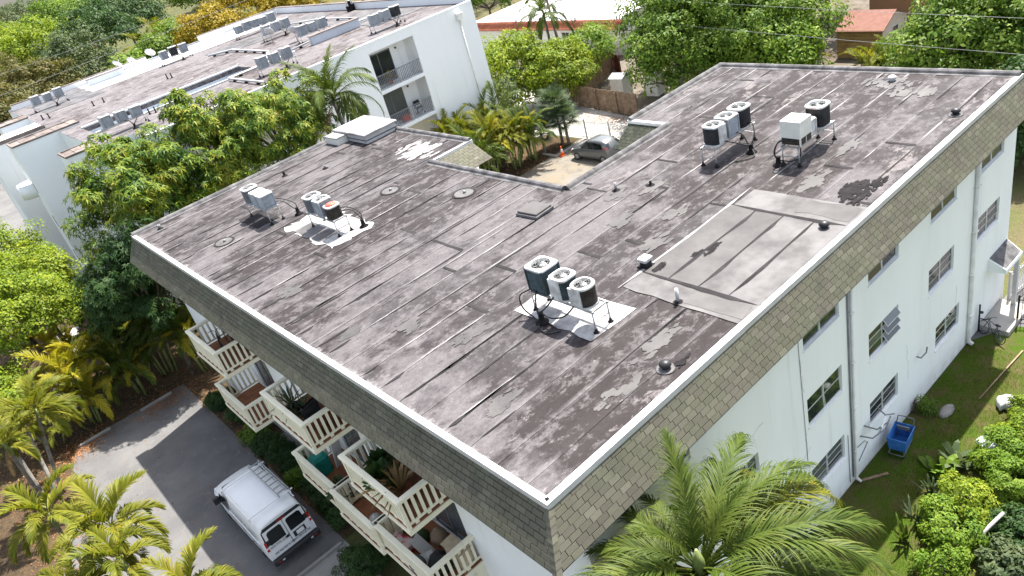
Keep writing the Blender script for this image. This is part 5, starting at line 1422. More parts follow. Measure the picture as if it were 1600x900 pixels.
# pole and wires
po=thing('utility_pole','leaning grey wooden utility pole in front of the tiled house','pole',(39.85,40.5,0))
P1=Vector((0,0,0)); q=MB(); q.tube([(0,0,0),(.5,.9,4),(1.15,2.1,9.5)],[.16,.14,.11],10); q.build('pole',MT['bark'],po)
MB().bar((.3,2.1,8.9),(2.0,2.1,8.9),.1).build('crossarm',MT['bark'],po)
sl=thing('street_light','pale street-light head on a thin arm among the yellow-green trees','lamp',(38.6,42.2,0))
MB().cyl((0,0,0),(0,0,4.4),.05,.04,8).build('post',MT['steel'],sl); MB().bbox(-.35,-.15,4.4,.35,.15,4.55,.03).build('head',MT['ac_grey'],sl)
def wire(a,b,sag,label,r=.009):
    a=Vector(a);b=Vector(b); P=[a+(b-a)*f-Vector((0,0,4*sag*f*(1-f))) for f in np.linspace(0,1,25)]
    q=MB(); q.tube([p-a for p in P],r,5,0,False); tag(q.build('power_line',MT['rail_grey'],None,a),label,'wire')
wire((41.0,42.5,8.9),(32.2,-22,7.4),.5,'thin power line crossing the trees above the far roof edge')
wire((40.9,42.3,7.2),(29.8,-22,6.4),.4,'lower power line just above the far roof kerb')
wire((-40,118,11.0),(70,92,13.4),.5,'upper power line along the wooded back of the white block',.022)
wire((-40,104,9.0),(60,101,11.6),.5,'lower power line along the wooded back of the white block',.022)

# ------------------------------------------------------------------ the lawn side
ct=thing('shopping_cart','blue plastic shopping cart standing on the grass against the wall','cart',(13.72,-.52,0),R_(8)); ct.scale=(.98,.98,.95)
MT['cart_blue']=mottled('cart_blue',(.025,.12,.36),(.05,.18,.46),5,.5)
def tray(bx,by,tx,ty,z0,z1,t=.025):
    q=MB(); o=lambda w,d,z,s=0:[(-w+s,-d+s,z),(w-s,-d+s,z),(w-s,d-s,z),(-w+s,d-s,z)]
    q.loft([o(bx,by,z0),o(tx,ty,z1),o(tx,ty,z1,t),o(bx,by,z0+t,t)]); return q
tray(.38,.26,.46,.32,.26,.80).build('basket',MT['cart_blue'],ct)
for (a,b) in (((-.45,-.31,.80),(.45,-.31,.80)),((.45,-.31,.80),(.45,.31,.80)),((.45,.31,.80),(-.45,.31,.80)),((-.45,.31,.80),(-.45,-.31,.80))): MB().cyl(a,b,.018,n=6).build('rim_tube',MT['cart_blue'],ct)
hb=MB(); hb.tube([(.42,-.27,.80),(.58,-.26,1.0),(.60,.0,1.02),(.58,.26,1.0),(.42,.27,.80)],.02,6); hb.build('handle',MT['coil_grey'],ct)
fl=MB(); fl.tube([(-.5,-.24,.16),(.42,-.24,.16),(.42,.24,.16),(-.5,.24,.16),(-.5,-.24,.16)],.022,6); fl.build('frame',MT['coil_grey'],ct)
for s in (-1,1): MB().cyl((.36,s*.23,.16),(.3,s*.22,.45),.018,n=6).build('upright',MT['coil_grey'],ct); MB().cyl((-.42,s*.23,.16),(-.25,s*.2,.45),.018,n=6).build('upright',MT['coil_grey'],ct)
for x in (-.42,.38):
    for s in (-1,1): q=MB(); q.cyl((x,s*.23-.015,.07),(x,s*.23+.015,.07),.068,n=14); q.build('wheel',MT['rubber'],ct)
MB().obox((.3,0,.72),(.03,.4,.3),0,0,-.35).build('child_seat',MT['rail_grey'],ct)
# bits along the wall
db=thing('dish_bracket','grey metal dish arms bolted low on the wall above the blue cart','bracket',(12.3,-.01,1.9))
for pts in ([(0,0,0),(.15,-.35,-.1),(.7,-.45,-.15)],[(-.25,0,-.25),(-.05,-.3,-.35),(.4,-.5,-.2),(.75,-.5,.1)],[(.9,0,.1),(.8,-.3,0),(1.2,-.4,-.2)]): MB().tube(pts,.025,6).build('arm',MT['rail_grey'],db)
MB().obox((.35,-.42,-.05),(.5,.05,.35),.2,.3).build('plate',MT['alu'],db)
pv=thing('standpipe','black valve pipe fixed to the wall by the awning','pipe',(21.0,-.1,0))
MB().tube([(0,0,.1),(0,0,1.35)],.035,8).build('riser',MT['black_metal'],pv); MB().lathe([(.08,0),(.08,.03)],(0,-.06,1.0),12).build('valve_wheel',MT['black_metal'],pv); MB().tube([(0,0,.7),(.2,-.2,.6),(.45,-.25,.5)],.025,6).build('branch',MT['black_metal'],pv)
def bicycle(loc,rz,label,mat,lean=.12,s=1.0):
    t=thing('bicycle',label,'bicycle',loc,rz); t.rotation_euler=(lean,0,rz); t.scale=(s,)*3
    for x in (-.52,.52):
        q=MB(); n=22; q.tube([(x+.33*math.cos(2*math.pi*k/n),0,.34+.33*math.sin(2*math.pi*k/n)) for k in range(n+1)],.02,6,0,False); wh=q.build('wheel',MT['rubber'],t)
        sp=MB()
        for k in range(8): a=math.pi*k/8; sp.bar((x-.32*math.cos(a),0,.34-.32*math.sin(a)),(x+.32*math.cos(a),0,.34+.32*math.sin(a)),.004)
        sp.build('spokes',MT['steel'],wh)
    q=MB()
    for a,b in (((-.52,0,.34),(-.1,0,.30)),((-.1,0,.30),(-.2,0,.80)),((-.52,0,.34),(-.18,0,.74)),((-.18,0,.74),(.34,0,.80)),((-.1,0,.30),(.34,0,.74)),((.34,0,.86),(.52,0,.34))): q.cyl(a,b,.018,n=6)
    q.build('frame',MT[mat],t)
    MB().bbox(-.33,-.07,.80,-.08,.07,.86,.02).build('saddle',MT['black_plastic'],t)
    MB().tube([(.26,-.28,.98),(.36,-.1,.96),(.34,0,.88),(.36,.1,.96),(.26,.28,.98)],.014,6).build('handlebar',MT['black_metal'],t)
bicycle((20.85,-.55,.01),R_(60),'teal bicycle leaning by the wall near the step','coil_teal',.3,.8)
bp=thing('bamboo_pole','long thin pole lying across the shaded lawn','pole',(17.29,-1.58,.02)); MB().tube([(0,0,.02),(1.6,-.1,.05),(3.3,-.2,.03)],.028,6).build('shaft',MT['wood'],bp)
bg_=MB(); rr=[[(r*math.cos(2*math.pi*k/14)*(1+.25*math.sin(3*k)),r*.7*math.sin(2*math.pi*k/14)*(1+.2*math.cos(2*k)),z) for k in range(14)] for r,z in ((.28,.0),(.38,.12),(.30,.28),(.16,.38),(.02,.42))]
bg_.loft(rr,0,True,True); tag(bg_.build('sack',MT['roof_white'],None,(17.4,-2.35,.01)),'crumpled white sack at the edge of the shade','sack')
dk=MB(); dk.lathe([(.30,.0),(.31,.02),(.27,.09),(.0,.12)],(0,0,0),20); tag(dk.build('lid',MT['well_wall'],None,(14.8,-2.75,.55)),'pale blue round lid lying among the hedge leaves','lid')
sk=MB(); sk.tube([(0,0,.0),(.5,-.1,.12),(1.05,-.22,.2)],[.05,.055,.05],8); tag(sk.build('log',MT['conc_white'],None,(10.86,-4.05,.75)),'pale bare log lying across the shrubs','log')
bd=MB(); bd.box(-.5,-.05,0,.5,.05,.04); o=bd.build('board',MT['wood'],None,(12.05,-.42,.004)); o.rotation_euler=(0,0,R_(-35)); tag(o,'short board on the grass at the foot of the downpipe','board')
rk=MB(); rk.lathe([(.34,0),(.36,.04),(.2,.09),(.0,.1)],(0,0,0),11); o=rk.build('stone',MT['conc'],None,(16.2,-.95,0)); o.scale=(1.2,.6,.7); tag(o,'flat grey stone half sunk in the lawn','stone')
dbk=MB(); dbk.obox((0,0,.3),(.08,.05,.62),0,.12); dbk.obox((.1,-.02,.22),(.06,.04,.45),0,.2); o=dbk.build('timber',MT['bark'],None,(15.6,-.1,0)); tag(o,'dark scraps of timber propped against the white wall','timber')

# ------------------------------------------------------------------ things on the balconies
z3=FZ[3]+.01; z2=FZ[2]+.01
bicycle((-.35,20.2,z3),R_(80),'black bicycle standing on the upper balcony nearest the palms','black_metal',.1)
bicycle((.15,20.0,z3),R_(95),'second black bicycle behind the first on that upper balcony','black_metal',.05)
potted(-.45,13.3,z3,1.6,'spiky dark green potted plant in the corner of the middle upper balcony','frond_fan','coil_brown',5,True)
potted(-.35,12.6,z3,1.2,'smaller spiky plant beside the dark chair on the middle upper balcony','frond_fan','coil_brown',6,True)
t=thing('balcony_chair','dark red cushioned chair on the middle upper balcony','chair',(-.2,11.75,z3),.3)
MB().bbox(-.35,-.35,.28,.35,.35,.45,.05).build('seat',MT['wood_red'],t); MB().bbox(-.35,.25,.45,.35,.38,.95,.05).build('backrest',MT['coil_black'],t)
for sx in (-1,1):
    for sy in (-1,1): MB().box(sx*.3-.02,sy*.3-.02,0,sx*.3+.02,sy*.3+.02,.28).build('leg',MT['black_metal'],t)
potted(-.45,6.5,z3,1.9,'dry golden grassy plant spilling over on the upper balcony by the corner','frond_dry','terracotta',7,True)
potted(-.55,7.2,z3,1.5,'green leafy pot beside the dry golden plant','leaf_dark','terracotta',8)
potted(-.2,7.9,z3,1.2,'dark green pot against the inner rail of the corner upper balcony','leaf_dark','terracotta',9)
gb=MB(); gb.bbox(-.35,-.3,0,.35,.3,.8,.12); tag(gb.build('covered_bin',mottled('green_cover',(.005,.16,.13),(.01,.22,.18),4,.6),None,(-.5,13.45,z2)),'bright teal-green covered bin on the middle lower balcony','bin')
ib=thing('ironing_board','pale ironing board leaning up on the middle lower balcony','ironing board',(.1,12.9,z2),.2); MB().obox((0,0,.75),(.38,.05,1.3),0,.25).build('board',MT['roof_white'],ib); MB().bar((-.15,.25,0),(-.1,-.1,.9),.025).build('leg',MT['steel'],ib); MB().bar((.15,.25,0),(.1,-.1,.9),.025).build('leg',MT['steel'],ib)
potted(-.7,11.4,z2,1.3,'pale grey-green shrub in a pot on the middle lower balcony','leaf_grey','coil_brown',10)
# clutter on the corner lower balcony
def carton(x,y,w,d,h,rz,label,mat,z=z2):
    q=MB(); q.box(-w/2,-d/2,0,w/2,d/2,h); 
    q.add([(-w/2,-d/2,h),(w/2,-d/2,h),(w/2+.02,-d/2-.14,h+.08),(-w/2-.02,-d/2-.14,h+.08)],[(0,1,2,3)]); q.add([(-w/2,d/2,h),(w/2,d/2,h),(w/2+.02,d/2+.12,h+.1),(-w/2-.02,d/2+.12,h+.1)],[(3,2,1,0)])
    o=q.build('carton',mat,None,(x,y,z)); o.rotation_euler=(0,0,rz); tag(o,label,'box')
carton(-.65,7.75,.42,.55,.4,.3,'red and white carton on the cluttered lower balcony',mottled('red_carton',(.45,.03,.05),(.62,.5,.5),3,.6,contrast=(.45,.55)))
carton(.15,5.85,.45,.6,.75,.1,'tall open cardboard carton against the end rail of the cluttered balcony',mottled('cardboard',(.42,.33,.22),(.55,.45,.32),3,.8))
def bag(x,y,r,h,label,mat,seed,z=z2,name='bag'):
    rr=random.Random(seed); n=16; rings=[]
    for (f,zz) in ((.75,0),(1.0,.25),(.95,.5),(.7,.78),(.3,.95),(.08,1.0)):
        rings.append([(r*f*(1+rr.uniform(-.12,.12))*math.cos(2*math.pi*k/n),r*f*(1+rr.uniform(-.12,.12))*math.sin(2*math.pi*k/n),h*zz) for k in range(n)])
    q=MB(); q.loft(rings,0,True,True); tag(q.build(name,mat,None,(x,y,z)),label,'bag')
bag(-.35,6.25,.40,.62,'glossy black rubbish bag on the cluttered lower balcony',MT['hose'],3)
bag(-.1,7.6,.26,.5,'greenish mixed bag at the back of the cluttered balcony',MT['leaf_grey'],4)
bag(.25,7.1,.3,.55,'brown bag by the door of the cluttered balcony',MT['wood'],5)
bag(-.75,6.9,.27,.4,'grey patterned bag beside the outer rail of the cluttered balcony',MT['coil_grey'],6)
def board2(x,y,w,h,rz,rx,label,mat):
    q=MB(); q.obox((0,0,h/2),(w,.02,h)); o=q.build('panel',mat,None,(x,y,z2)); o.rotation_euler=(rx,0,rz); tag(o,label,'panel')
board2(-.25,6.85,.42,.85,.5,-.55,'white sheet of board propped among the balcony clutter',MT['roof_white'])
board2(-.6,6.55,.5,.5,-.4,-.9,'second white board lying on the balcony clutter',MT['ac_white'])
bag(-.6,9.6,.22,.35,'grey bundle on the linking lower balcony',MT['alu'],8)
# ------------------------------------------------------------------ broadleaf trees and shrubs
def unit(a): return a/np.maximum(np.linalg.norm(a,axis=1,keepdims=True),1e-9)
def leaf_quads(P,N,L,W,rg,droop=.15,D=None):
    """rhombic folded leaves: base P, surface normal N"""
    n=len(P)
    if D is None:
        r=rg.normal(size=(n,3)); D=unit(r-N*np.sum(r*N,1,keepdims=True))
    S=unit(np.cross(N,D)); L=L.reshape(-1,1); W=W.reshape(-1,1)
    tip=P+D*L; tip[:,2]-=droop*L[:,0]
    mid=P+D*L*.45+N*L*.04
    V=np.stack([P,mid-S*W*.5,tip,mid+S*W*.5],1).reshape(-1,3)
    F=np.arange(4*n).reshape(n,4); return V,F
def crown_pts(rg,rad,nc,rc,per,low=-.35,inner=.5,jit=.5):
    """clump centres over an uneven ellipsoid, leaf points on the clumps"""
    d=unit(rg.normal(size=(nc*3,3))); d=d[d[:,2]>low][:nc]
    lump=1+.22*np.sin(d[:,0]*3.1+rg.uniform(0,6))*np.cos(d[:,1]*2.7+rg.uniform(0,6))+rg.uniform(-.14,.14,len(d))
    C=d*np.array(rad)*(rg.uniform(inner,1.0,(len(d),1))**.6)*lump[:,None]
    r=rc*rg.uniform(.6,1.25,len(C))
    k=rg.poisson(per,len(C)).clip(3)
    idx=np.repeat(np.arange(len(C)),k)
    u=unit(rg.normal(size=(len(idx),3))+np.array([0,0,.45]))
    rr=r[idx]*rg.uniform(.35,1.0,len(idx))**.5
    P=C[idx]+u*rr[:,None]*np.array([1,1,.75])
    out=unit(u*.9+unit(P/np.array(rad))*.6+np.array([0,0,.55])+rg.normal(size=u.shape)*jit)
    return C,P,out
def whorls(P,N,n,L,W,rg,droop=.35):
    m=len(P); idx=np.repeat(np.arange(m),n); a=rg.uniform(0,6.28,m)[idx]+np.tile(np.arange(n)*2*np.pi/n,m)+rg.uniform(-.3,.3,m*n)
    N_=N[idx]; ref=np.where(np.abs(N_[:,2:3])>.9,np.array([[1.,0,0]]),np.array([[0,0,1.]]))
    A=unit(np.cross(ref,N_)); B=np.cross(N_,A)
    rad=A*np.cos(a)[:,None]+B*np.sin(a)[:,None]
    D=unit(rad+N_*rg.uniform(-.1,.55,(m*n,1))); NN=unit(N_-D*np.sum(N_*D,1,keepdims=True))
    l=L*rg.uniform(.7,1.2,m*n)
    return leaf_quads(P[idx],NN,l,l*W,rg,droop,D)
def limbs(mb,base,top,C,rg,r0,n=9,lean=(0,0)):
    base=np.array(base,float);top=np.array(top,float)
    mid=base+(top-base)*.5+np.array([lean[0],lean[1],0])
    mb.tube([base,mid,top],[r0,r0*.78,r0*.6],9)
    ids=rg.choice(len(C),min(n,len(C)),replace=False)
    for i in ids:
        e=C[i]; m=(top+e)/2+rg.normal(size=3)*.15*np.linalg.norm(e-top)*.5; m[2]-=.05*np.linalg.norm(e-top)
        mb.tube([top-(top-mid)*.1,m,e],[r0*.5,r0*.3,r0*.1],6)
def tree(label,x,y,zc,rad,mat,leaf=.2,nc=70,rc=.8,per=90,style='leaf',seed=1,group=None,r0=.2,cat='tree',name='tree',w=.5,low=-.35,inner=.5,nl=10,jit=.5,trunkmat='bark',base=None):
    rg=np.random.default_rng(seed); t=thing(name,label,cat,(x,y,0),0,group)
    C,P,N=crown_pts(rg,rad,nc,rc,per,low,inner,jit)
    off=np.array([0,0,zc]); P=P+off; C=C+off
    keep=P[:,2]>.05; P=P[keep];N=N[keep]
    if style=='whorl': V,F=whorls(P,N,6,leaf,.30,rg)
    else:
        l=leaf*rg.uniform(.65,1.3,len(P)); V,F=leaf_quads(P,N,l,l*w,rg)
    np_mesh('crown',V,F,MT[mat],t)
    tr=MB(); limbs(tr,base or (0,0,0),(0,0,max(.15,zc-rad[2]*.45)),C,rg,r0,nl,rg.uniform(-.2,.2,2)); tr.build('trunk',MT[trunkmat],t)
    return t
# the leafy trees in the gap between the two buildings
tree('mango tree with reddish new leaves at the stair-tower end of the gap',2.2,34.4,9.1,(3.4,3.2,3.8),'leaf_mango',.30,85,.75,42,'whorl',11,r0=.22)
tree('dense mango tree in the middle of the gap between the two blocks',6.6,34.2,9.4,(3.4,3.1,3.3),'leaf_mango',.30,85,.75,42,'whorl',12,r0=.22)
tree('mango tree next to the coconut palm in the gap',10.6,34.0,9.6,(3.2,2.9,3.2),'leaf_mango',.30,80,.75,42,'whorl',13,r0=.22)
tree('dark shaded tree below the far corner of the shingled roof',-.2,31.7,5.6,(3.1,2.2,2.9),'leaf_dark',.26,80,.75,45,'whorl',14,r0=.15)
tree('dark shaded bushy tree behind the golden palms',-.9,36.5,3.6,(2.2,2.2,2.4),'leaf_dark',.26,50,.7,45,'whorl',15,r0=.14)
# lime-green trees at the left
tree('lime-green feathery tree in front of the white stair tower',-4.5,41.0,5.0,(3.0,3.4,2.5),'leaf_lime',.17,110,.8,150,'leaf',21,r0=.2,w=.62)
tree('lime-green tree at the edge of the picture below the street',-5.8,37.8,5.2,(2.7,3.0,2.4),'leaf_lime',.17,90,.75,150,'leaf',22,r0=.18,w=.62)
tree('lime-green tree rising behind the first lime tree',-5.2,48.5,5.0,(3.0,3.2,2.6),'leaf_lime',.18,90,.8,130,'leaf',23,r0=.2,w=.62)
tree('yellow-green low tree between the lime trees and the leaning trunks',-8.6,34.6,3.0,(2.0,2.0,1.8),'leaf_lime',.16,60,.6,120,'leaf',24,r0=.12,w=.6)
# trees beside the drive
tree('yellow-green loose tree against the end wall of the white block',34.6,43.0,3.7,(4.4,3.8,3.7),'leaf_lime',.25,150,.95,150,'leaf',31,r0=.2,w=.55,jit=.7,low=-.75)
tree('bright small tree in front of the utility pole',37.9,39.4,2.9,(2.8,2.6,2.5),'leaf_lime',.22,110,.8,130,'leaf',32,r0=.14,w=.55,low=-.7)
tree('thin pale shrub with sparse leaves beside the white end wall',31.0,39.2,3.2,(1.7,1.5,2.2),'leaf_grey',.16,45,.5,38,'leaf',33,r0=.07,w=.55)
tree('bright leafy tree at the corner of the tiled house',43.5,41.5,2.8,(2.8,2.6,2.1),'leaf_fresh',.22,80,.8,110,'leaf',34,r0=.12)
# big green canopy beyond the right wing
G4='big green trees beyond the right wing'
for i,(x,y,z,r,m,lab) in enumerate([(39.6,27.6,4.6,(4.0,3.8,3.4),'leaf_mid','big green tree spilling over the end of the plank fence'),(44.5,30.5,6.0,(5.0,4.6,4.0),'leaf_mid','tall green tree behind the yard sheds'),
    (42.3,23.2,5.0,(4.6,4.4,3.7),'leaf_mid','broad green tree behind the corner of the right wing'),(48.5,28.5,6.6,(5.2,4.6,4.2),'leaf_mid','tall pale-tipped green tree behind the pink-roofed shed'),
    (41.2,21.0,3.4,(3.0,2.6,2.7),'leaf_fresh','lighter green tree beside the pink-roofed shed'),(56.0,33.0,7.0,(5.5,5.0,4.5),'leaf_dark','dark tree between the tiled house and the green canopy'),
    (41.0,8.0,4.6,(3.6,3.4,3.2),'leaf_mid','green tree behind the far right roof corner'),(45.5,4.8,5.4,(4.4,4.2,3.8),'leaf_mid','tall green tree at the right end of the power lines'),
    (46.0,9.3,4.0,(3.6,2.4,3.2),'leaf_fresh','bright green tree in front of the tan house'),(60.0,27.5,8.0,(4.8,4.6,4.6),'leaf_dark','dark tree behind the tan house'),(63,10.5,6.5,(5,4.5,4.5),'leaf_mid','green tree standing over the tan house'),
    (36.6,3.4,2.6,(2.6,2.4,2.4),'leaf_dark','dark bushy tree hugging the far end wall')]):
    tree(lab,x,y,z,tuple(q_*1.12 for q_ in r),m,.27,int(60+r[0]*22),1.0,120,'leaf',40+i,None,.22,w=.55,low=-.55)
for i,(x,y,z,r,m,lab) in enumerate([(66,78,6.5,(5,5,4.5),'leaf_dark','dark tree over the far parapet of the white block'),(58,72.5,4.5,(3,3,3.2),'leaf_mid','green tree between the white block and the tiled house roof'),(72,92,7,(6,6,5),'leaf_olive','olive tree far behind the parapet'),(80,110,8,(7,6,6),'leaf_dark','far dark tree behind the tiled house roof')]):
    tree(lab,x,y,z,r,m,.32,80,1.1,70,'leaf',60+i,None,.22)
# the wood behind the white block
BK=[]
def bk(x,y,z,r,m,lab): BK.append((x,y,z,r,m,lab))
bk(12,124,6.0,6.5,'leaf_olive','olive and rust tree at the edge of the picture behind the white block')
bk(5.5,112,5.0,5.0,'leaf_olive','dark olive tree right behind the street-end parapet')
bk(21,133,7.0,7.0,'leaf_grey','rounded grey-green tree in the wood behind the white block')
bk(30,150,8.5,7.0,'leaf_dark','tall dark tree rising over the wood behind the white block')
bk(23,112,4.2,4.6,'leaf_fresh','bright green shrubby tree behind the satellite dishes')
bk(15.5,103,3.2,4.4,'leaf_fresh','bright green thicket behind the low grey parapet')
bk(31,118,6.0,4.8,'leaf_mid','round bright-edged tree beside the yellow trees')
bk(36.5,112,6.5,5.0,'leaf_yellow','golden yellow tree nearest the dishes')
bk(43,114,7.5,6.0,'leaf_yellow','tall golden yellow tree in the middle of the yellow clump')
bk(49,108,7.0,5.0,'leaf_yellow','golden yellow tree behind the far roof corner')
bk(10,158,7.0,8,'leaf_olive','brownish tree far back in the wood')
bk(25,178,7.0,9,'leaf_lime','pale lime canopy far back in the wood')
bk(42,176,8.0,8,'leaf_dark','dark green canopy behind the golden trees')
bk(55,150,8,7,'leaf_grey','grey-green tree behind the golden trees')
bk(60,128,7,6,'leaf_dark','dark tree beyond the far roof corner')
bk(72,128,7,6,'leaf_olive','olive tree beyond the far roof corner')
bk(14,205,7,10,'leaf_lime','broad lime canopy near the top edge of the picture')
bk(40,222,8,11,'leaf_mid','broad green canopy near the top edge')
bk(66,190,8,10,'leaf_mid','green canopy far behind the golden trees')
bk(22,255,8,13,'leaf_lime','broad lime canopy farthest back in the wood')
bk(60,270,9,14,'leaf_fresh','bright green canopy farthest back in the wood')
bk(90,240,9,13,'leaf_dark','dark green canopy farthest back in the wood')
bk(-4,140,6,7,'leaf_dark','dark tree by the lane beyond the white stair tower')
bk(-7,100,5,5,'leaf_mid','green tree beside the lane at the street end')
bk(95,160,8,9,'leaf_mid','green canopy behind the olive tree')
bk(0,180,7,9,'leaf_olive','rusty canopy over the far lane')
bk(45,300,9,14,'leaf_grey','grey-green canopy farthest back in the wood')
bk(100,310,10,16,'leaf_mid','plain green canopy farthest back in the wood')
for i,(x,y,z,r,m,lab) in enumerate(BK):
    tree(lab,x,y,z,(r,r,min(r*.8,6.5)),m,.42 if y<160 else .6,int(80+r*8),1.25 if y<160 else 1.9,62,'leaf',300+i,None,.3,w=.6,low=-.3,nl=6)
o=thing('palm_clump','x','palm') ; bpy.data.objects.remove(o)

# shrubs on the lawn side, in the sun
def shrub(label,x,y,r,h,mat,leaf=.09,seed=1,per=110,nc=40,rc=.25,name='shrub'):
    return tree(label,x,y,h*.5,(r,r,h*.55),mat,leaf,nc,rc,per,'leaf',seed,None,.03,'shrub',name,.5,-.6,.45,6)
shrub('yellow-green shrub with bare reddish stems beside the log',12.3,-3.15,.85,1.1,'leaf_lime',.10,501,140,46)
shrub('bright green shrub in front of the yellow-green one',11.1,-3.35,.9,1.15,'leaf_fresh',.11,502,140,48)
shrub('half-bare green shrub beside the big palm',9.7,-3.5,.75,.9,'leaf_fresh',.10,503,90,30)
shrub('blue-green hedge shrub around the round lid',14.7,-3.2,.8,.95,'leaf_fresh',.09,504,140,44)
shrub('green hedge shrub behind the log',13.6,-3.9,.9,1.2,'leaf_fresh',.10,505,140,44)
shrub('yellow lime hedge shrub beside the white sack',17.0,-3.5,.8,1.0,'leaf_lime',.10,506,140,44)
shrub('lime hedge shrub between the sack and the lid',15.9,-3.6,.7,.9,'leaf_lime',.10,507,140,44)
shrub('dark leafy shrub at the bottom right corner',12.0,-4.9,.8,1.0,'leaf_dark',.13,508,110,44)
shrub('broad pale-leaved shrub in the bottom right corner',10.6,-5.0,.8,.9,'leaf_grey',.15,509,90,40)
shrub('green shrub at the right edge beyond the log',14.9,-4.6,1.0,1.3,'leaf_mid',.12,510,120,44)
shrub('lime shrub at the far right edge of the lawn',18.6,-4.2,.8,1.0,'leaf_lime',.10,511,120,40)
shrub('lime shrub filling the gap behind the white sack',16.4,-4.5,.95,1.1,'leaf_lime',.11,514,130,44)
shrub('bright green shrub behind the lime ones at the right edge',17.7,-5.2,1.0,1.3,'leaf_fresh',.11,515,130,44)
shrub('dark green undergrowth between the log and the corner',13.0,-5.6,.9,1.1,'leaf_dark',.13,516,110,40)
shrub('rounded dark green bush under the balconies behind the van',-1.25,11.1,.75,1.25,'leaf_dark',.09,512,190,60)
shrub('bright little shrub at the foot of the wall by the timber scraps',15.9,-.35,.28,.35,'leaf_mid',.08,513,60,14)
for i,(y,lab) in enumerate([(14.4,'by the thin kerb'),(15.5,'beside the van tail lights'),(16.6,'beside the van rack'),(17.7,'beside the van door'),(18.8,'beside the van bonnet'),(20.0,'under the bicycle balcony'),(21.2,'below the bicycle balcony end'),(22.6,'past the bicycle balcony'),(24.8,'in the bare part of the bed'),(27.0,'near the far corner of the block')]):
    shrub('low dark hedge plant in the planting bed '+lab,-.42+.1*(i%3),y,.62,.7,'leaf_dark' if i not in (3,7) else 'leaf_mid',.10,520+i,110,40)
# broad-leaved rosette plant and strap-leaved plants
def straps(label,x,y,n,L,w,mat,seed,spread=.5,name='strap_plant'):
    t=thing(name,label,'plant',(x,y,0)); r=np.random.default_rng(seed)
    for k in range(n):
        a=r.uniform(0,6.28); el=r.uniform(.7,1.5) if spread<.6 else r.uniform(.25,1.2); l=L*r.uniform(.6,1.1)
        d=np.array([math.cos(a)*math.cos(el),math.sin(a)*math.cos(el),math.sin(el)]); s=np.array([-math.sin(a),math.cos(a),0])
        b=np.array([r.uniform(-.15,.15)*2*spread,r.uniform(-.15,.15)*2*spread,0]); q=MB()
        P=[b,b+d*l*.45,b+d*l*.8+np.array([0,0,-.03*l]),b+d*l+np.array([0,0,-.12*l])]; W=[w*.5,w,w*.75,.01]
        q.add([P[i]+s*W[i]*sg for i in range(4) for sg in (-.5,.5)],[(0,1,3,2),(2,3,5,4),(4,5,7,6)]); q.build('leaf',MT[mat],t)
straps('broad glossy rosette plant at the border of the lawn',13.35,-1.95,20,.85,.24,'leaf_mid',601,.9,'rosette_plant')
straps('second broad-leaved rosette behind the first',13.95,-2.25,18,.8,.22,'leaf_grey',602,.9,'rosette_plant')
straps('upright sword-leaved plant beside the rosettes',12.4,-2.1,24,.75,.07,'frond_fan',603)
straps('upright sword-leaved plant before the bright shrub',11.2,-2.2,26,.8,.07,'frond_fan',604)
straps('pale sword-leaved plant next to the palm fronds',10.2,-2.3,24,.8,.07,'frond',605)

# ------------------------------------------------------------------ palms
FR={}
def frond_mesh(key,L,l,n,pitch,curv,mat,w=.035,vee=.35,droop=.55,seg=3,wind=.0,fwd=.75,seed=1,twist=0):
    """pinnate frond along +Y, drooping; leaflets as tapered strips"""
    rg=np.random.default_rng(seed); V=[];F=[]
    T=np.linspace(0,1,26); ang=pitch-curv*T**1.25
    dy=np.cos(ang)*L/25; dz=np.sin(ang)*L/25
    Y=np.concatenate([[0],np.cumsum(dy[:-1])]); Z=np.concatenate([[0],np.cumsum(dz[:-1])]); X=wind*T**2*L
    def at_(t):
        return np.array([np.interp(t,T,X),np.interp(t,T,Y),np.interp(t,T,Z)])
    # rachis
    prev=None
    for i in range(0,26,3):
        t=T[i]; p=at_(t); r=.028*(1-t)*L/3.5+.006
        ring=[p+np.array([r*math.cos(a),-r*math.sin(a)*math.sin(ang[i]),r*math.sin(a)*math.cos(ang[i])]) for a in (0,2.09,4.19)]
        o=len(V); V+=ring
        if prev is not None:
            for k in range(3): F.append((prev+k,prev+(k+1)%3,o+(k+1)%3,o+k))
        prev=o
    for k in range(n):
        t=.16+.84*(k+.5)/n
        p=at_(t); a=np.interp(t,T,ang); ax=np.array([0,math.cos(a),math.sin(a)]); up=np.array([0,-math.sin(a),math.cos(a)])
        ll=l*(.45+.55*math.sin(math.pi*min(1,(t-.1)/.9*1.0)**.8))*rg.uniform(.85,1.1)*(1 if t<.9 else .8)
        for s in (-1,1):
            if rg.random()<.03: continue
            f=fwd*rg.uniform(.8,1.2)+.5*t
            d=np.array([s,0,0])*math.cos(f)+ax*math.sin(f)+up*(vee+rg.uniform(-.12,.12)); d/=np.linalg.norm(d)
            side=ax*.85-np.array([s,0,0])*.3; side-=d*np.dot(side,d); side/=np.linalg.norm(side)
            P=[p.copy()]; cur=p.copy(); dd=d.copy()
            for j in range(seg):
                dd=dd+np.array([0,0,-1])*droop*(j+.35)/seg*rg.uniform(.8,1.2); dd/=np.linalg.norm(dd)
                cur=cur+dd*ll/seg; P.append(cur.copy())
            W=[w*.55]+[w*(1-.25*j) for j in range(seg-1)]+[.004]
            o=len(V)
            for q_,ww in zip(P,W): V+=[q_-side*ww*.5,q_+side*ww*.5]
            for j in range(seg): F.append((o+2*j,o+2*j+1,o+2*j+3,o+2*j+2))
    o=np_mesh('frond',np.array(V),np.array(F),MT[mat]); me=o.data; bpy.data.objects.remove(o); FR[key]=me; return me
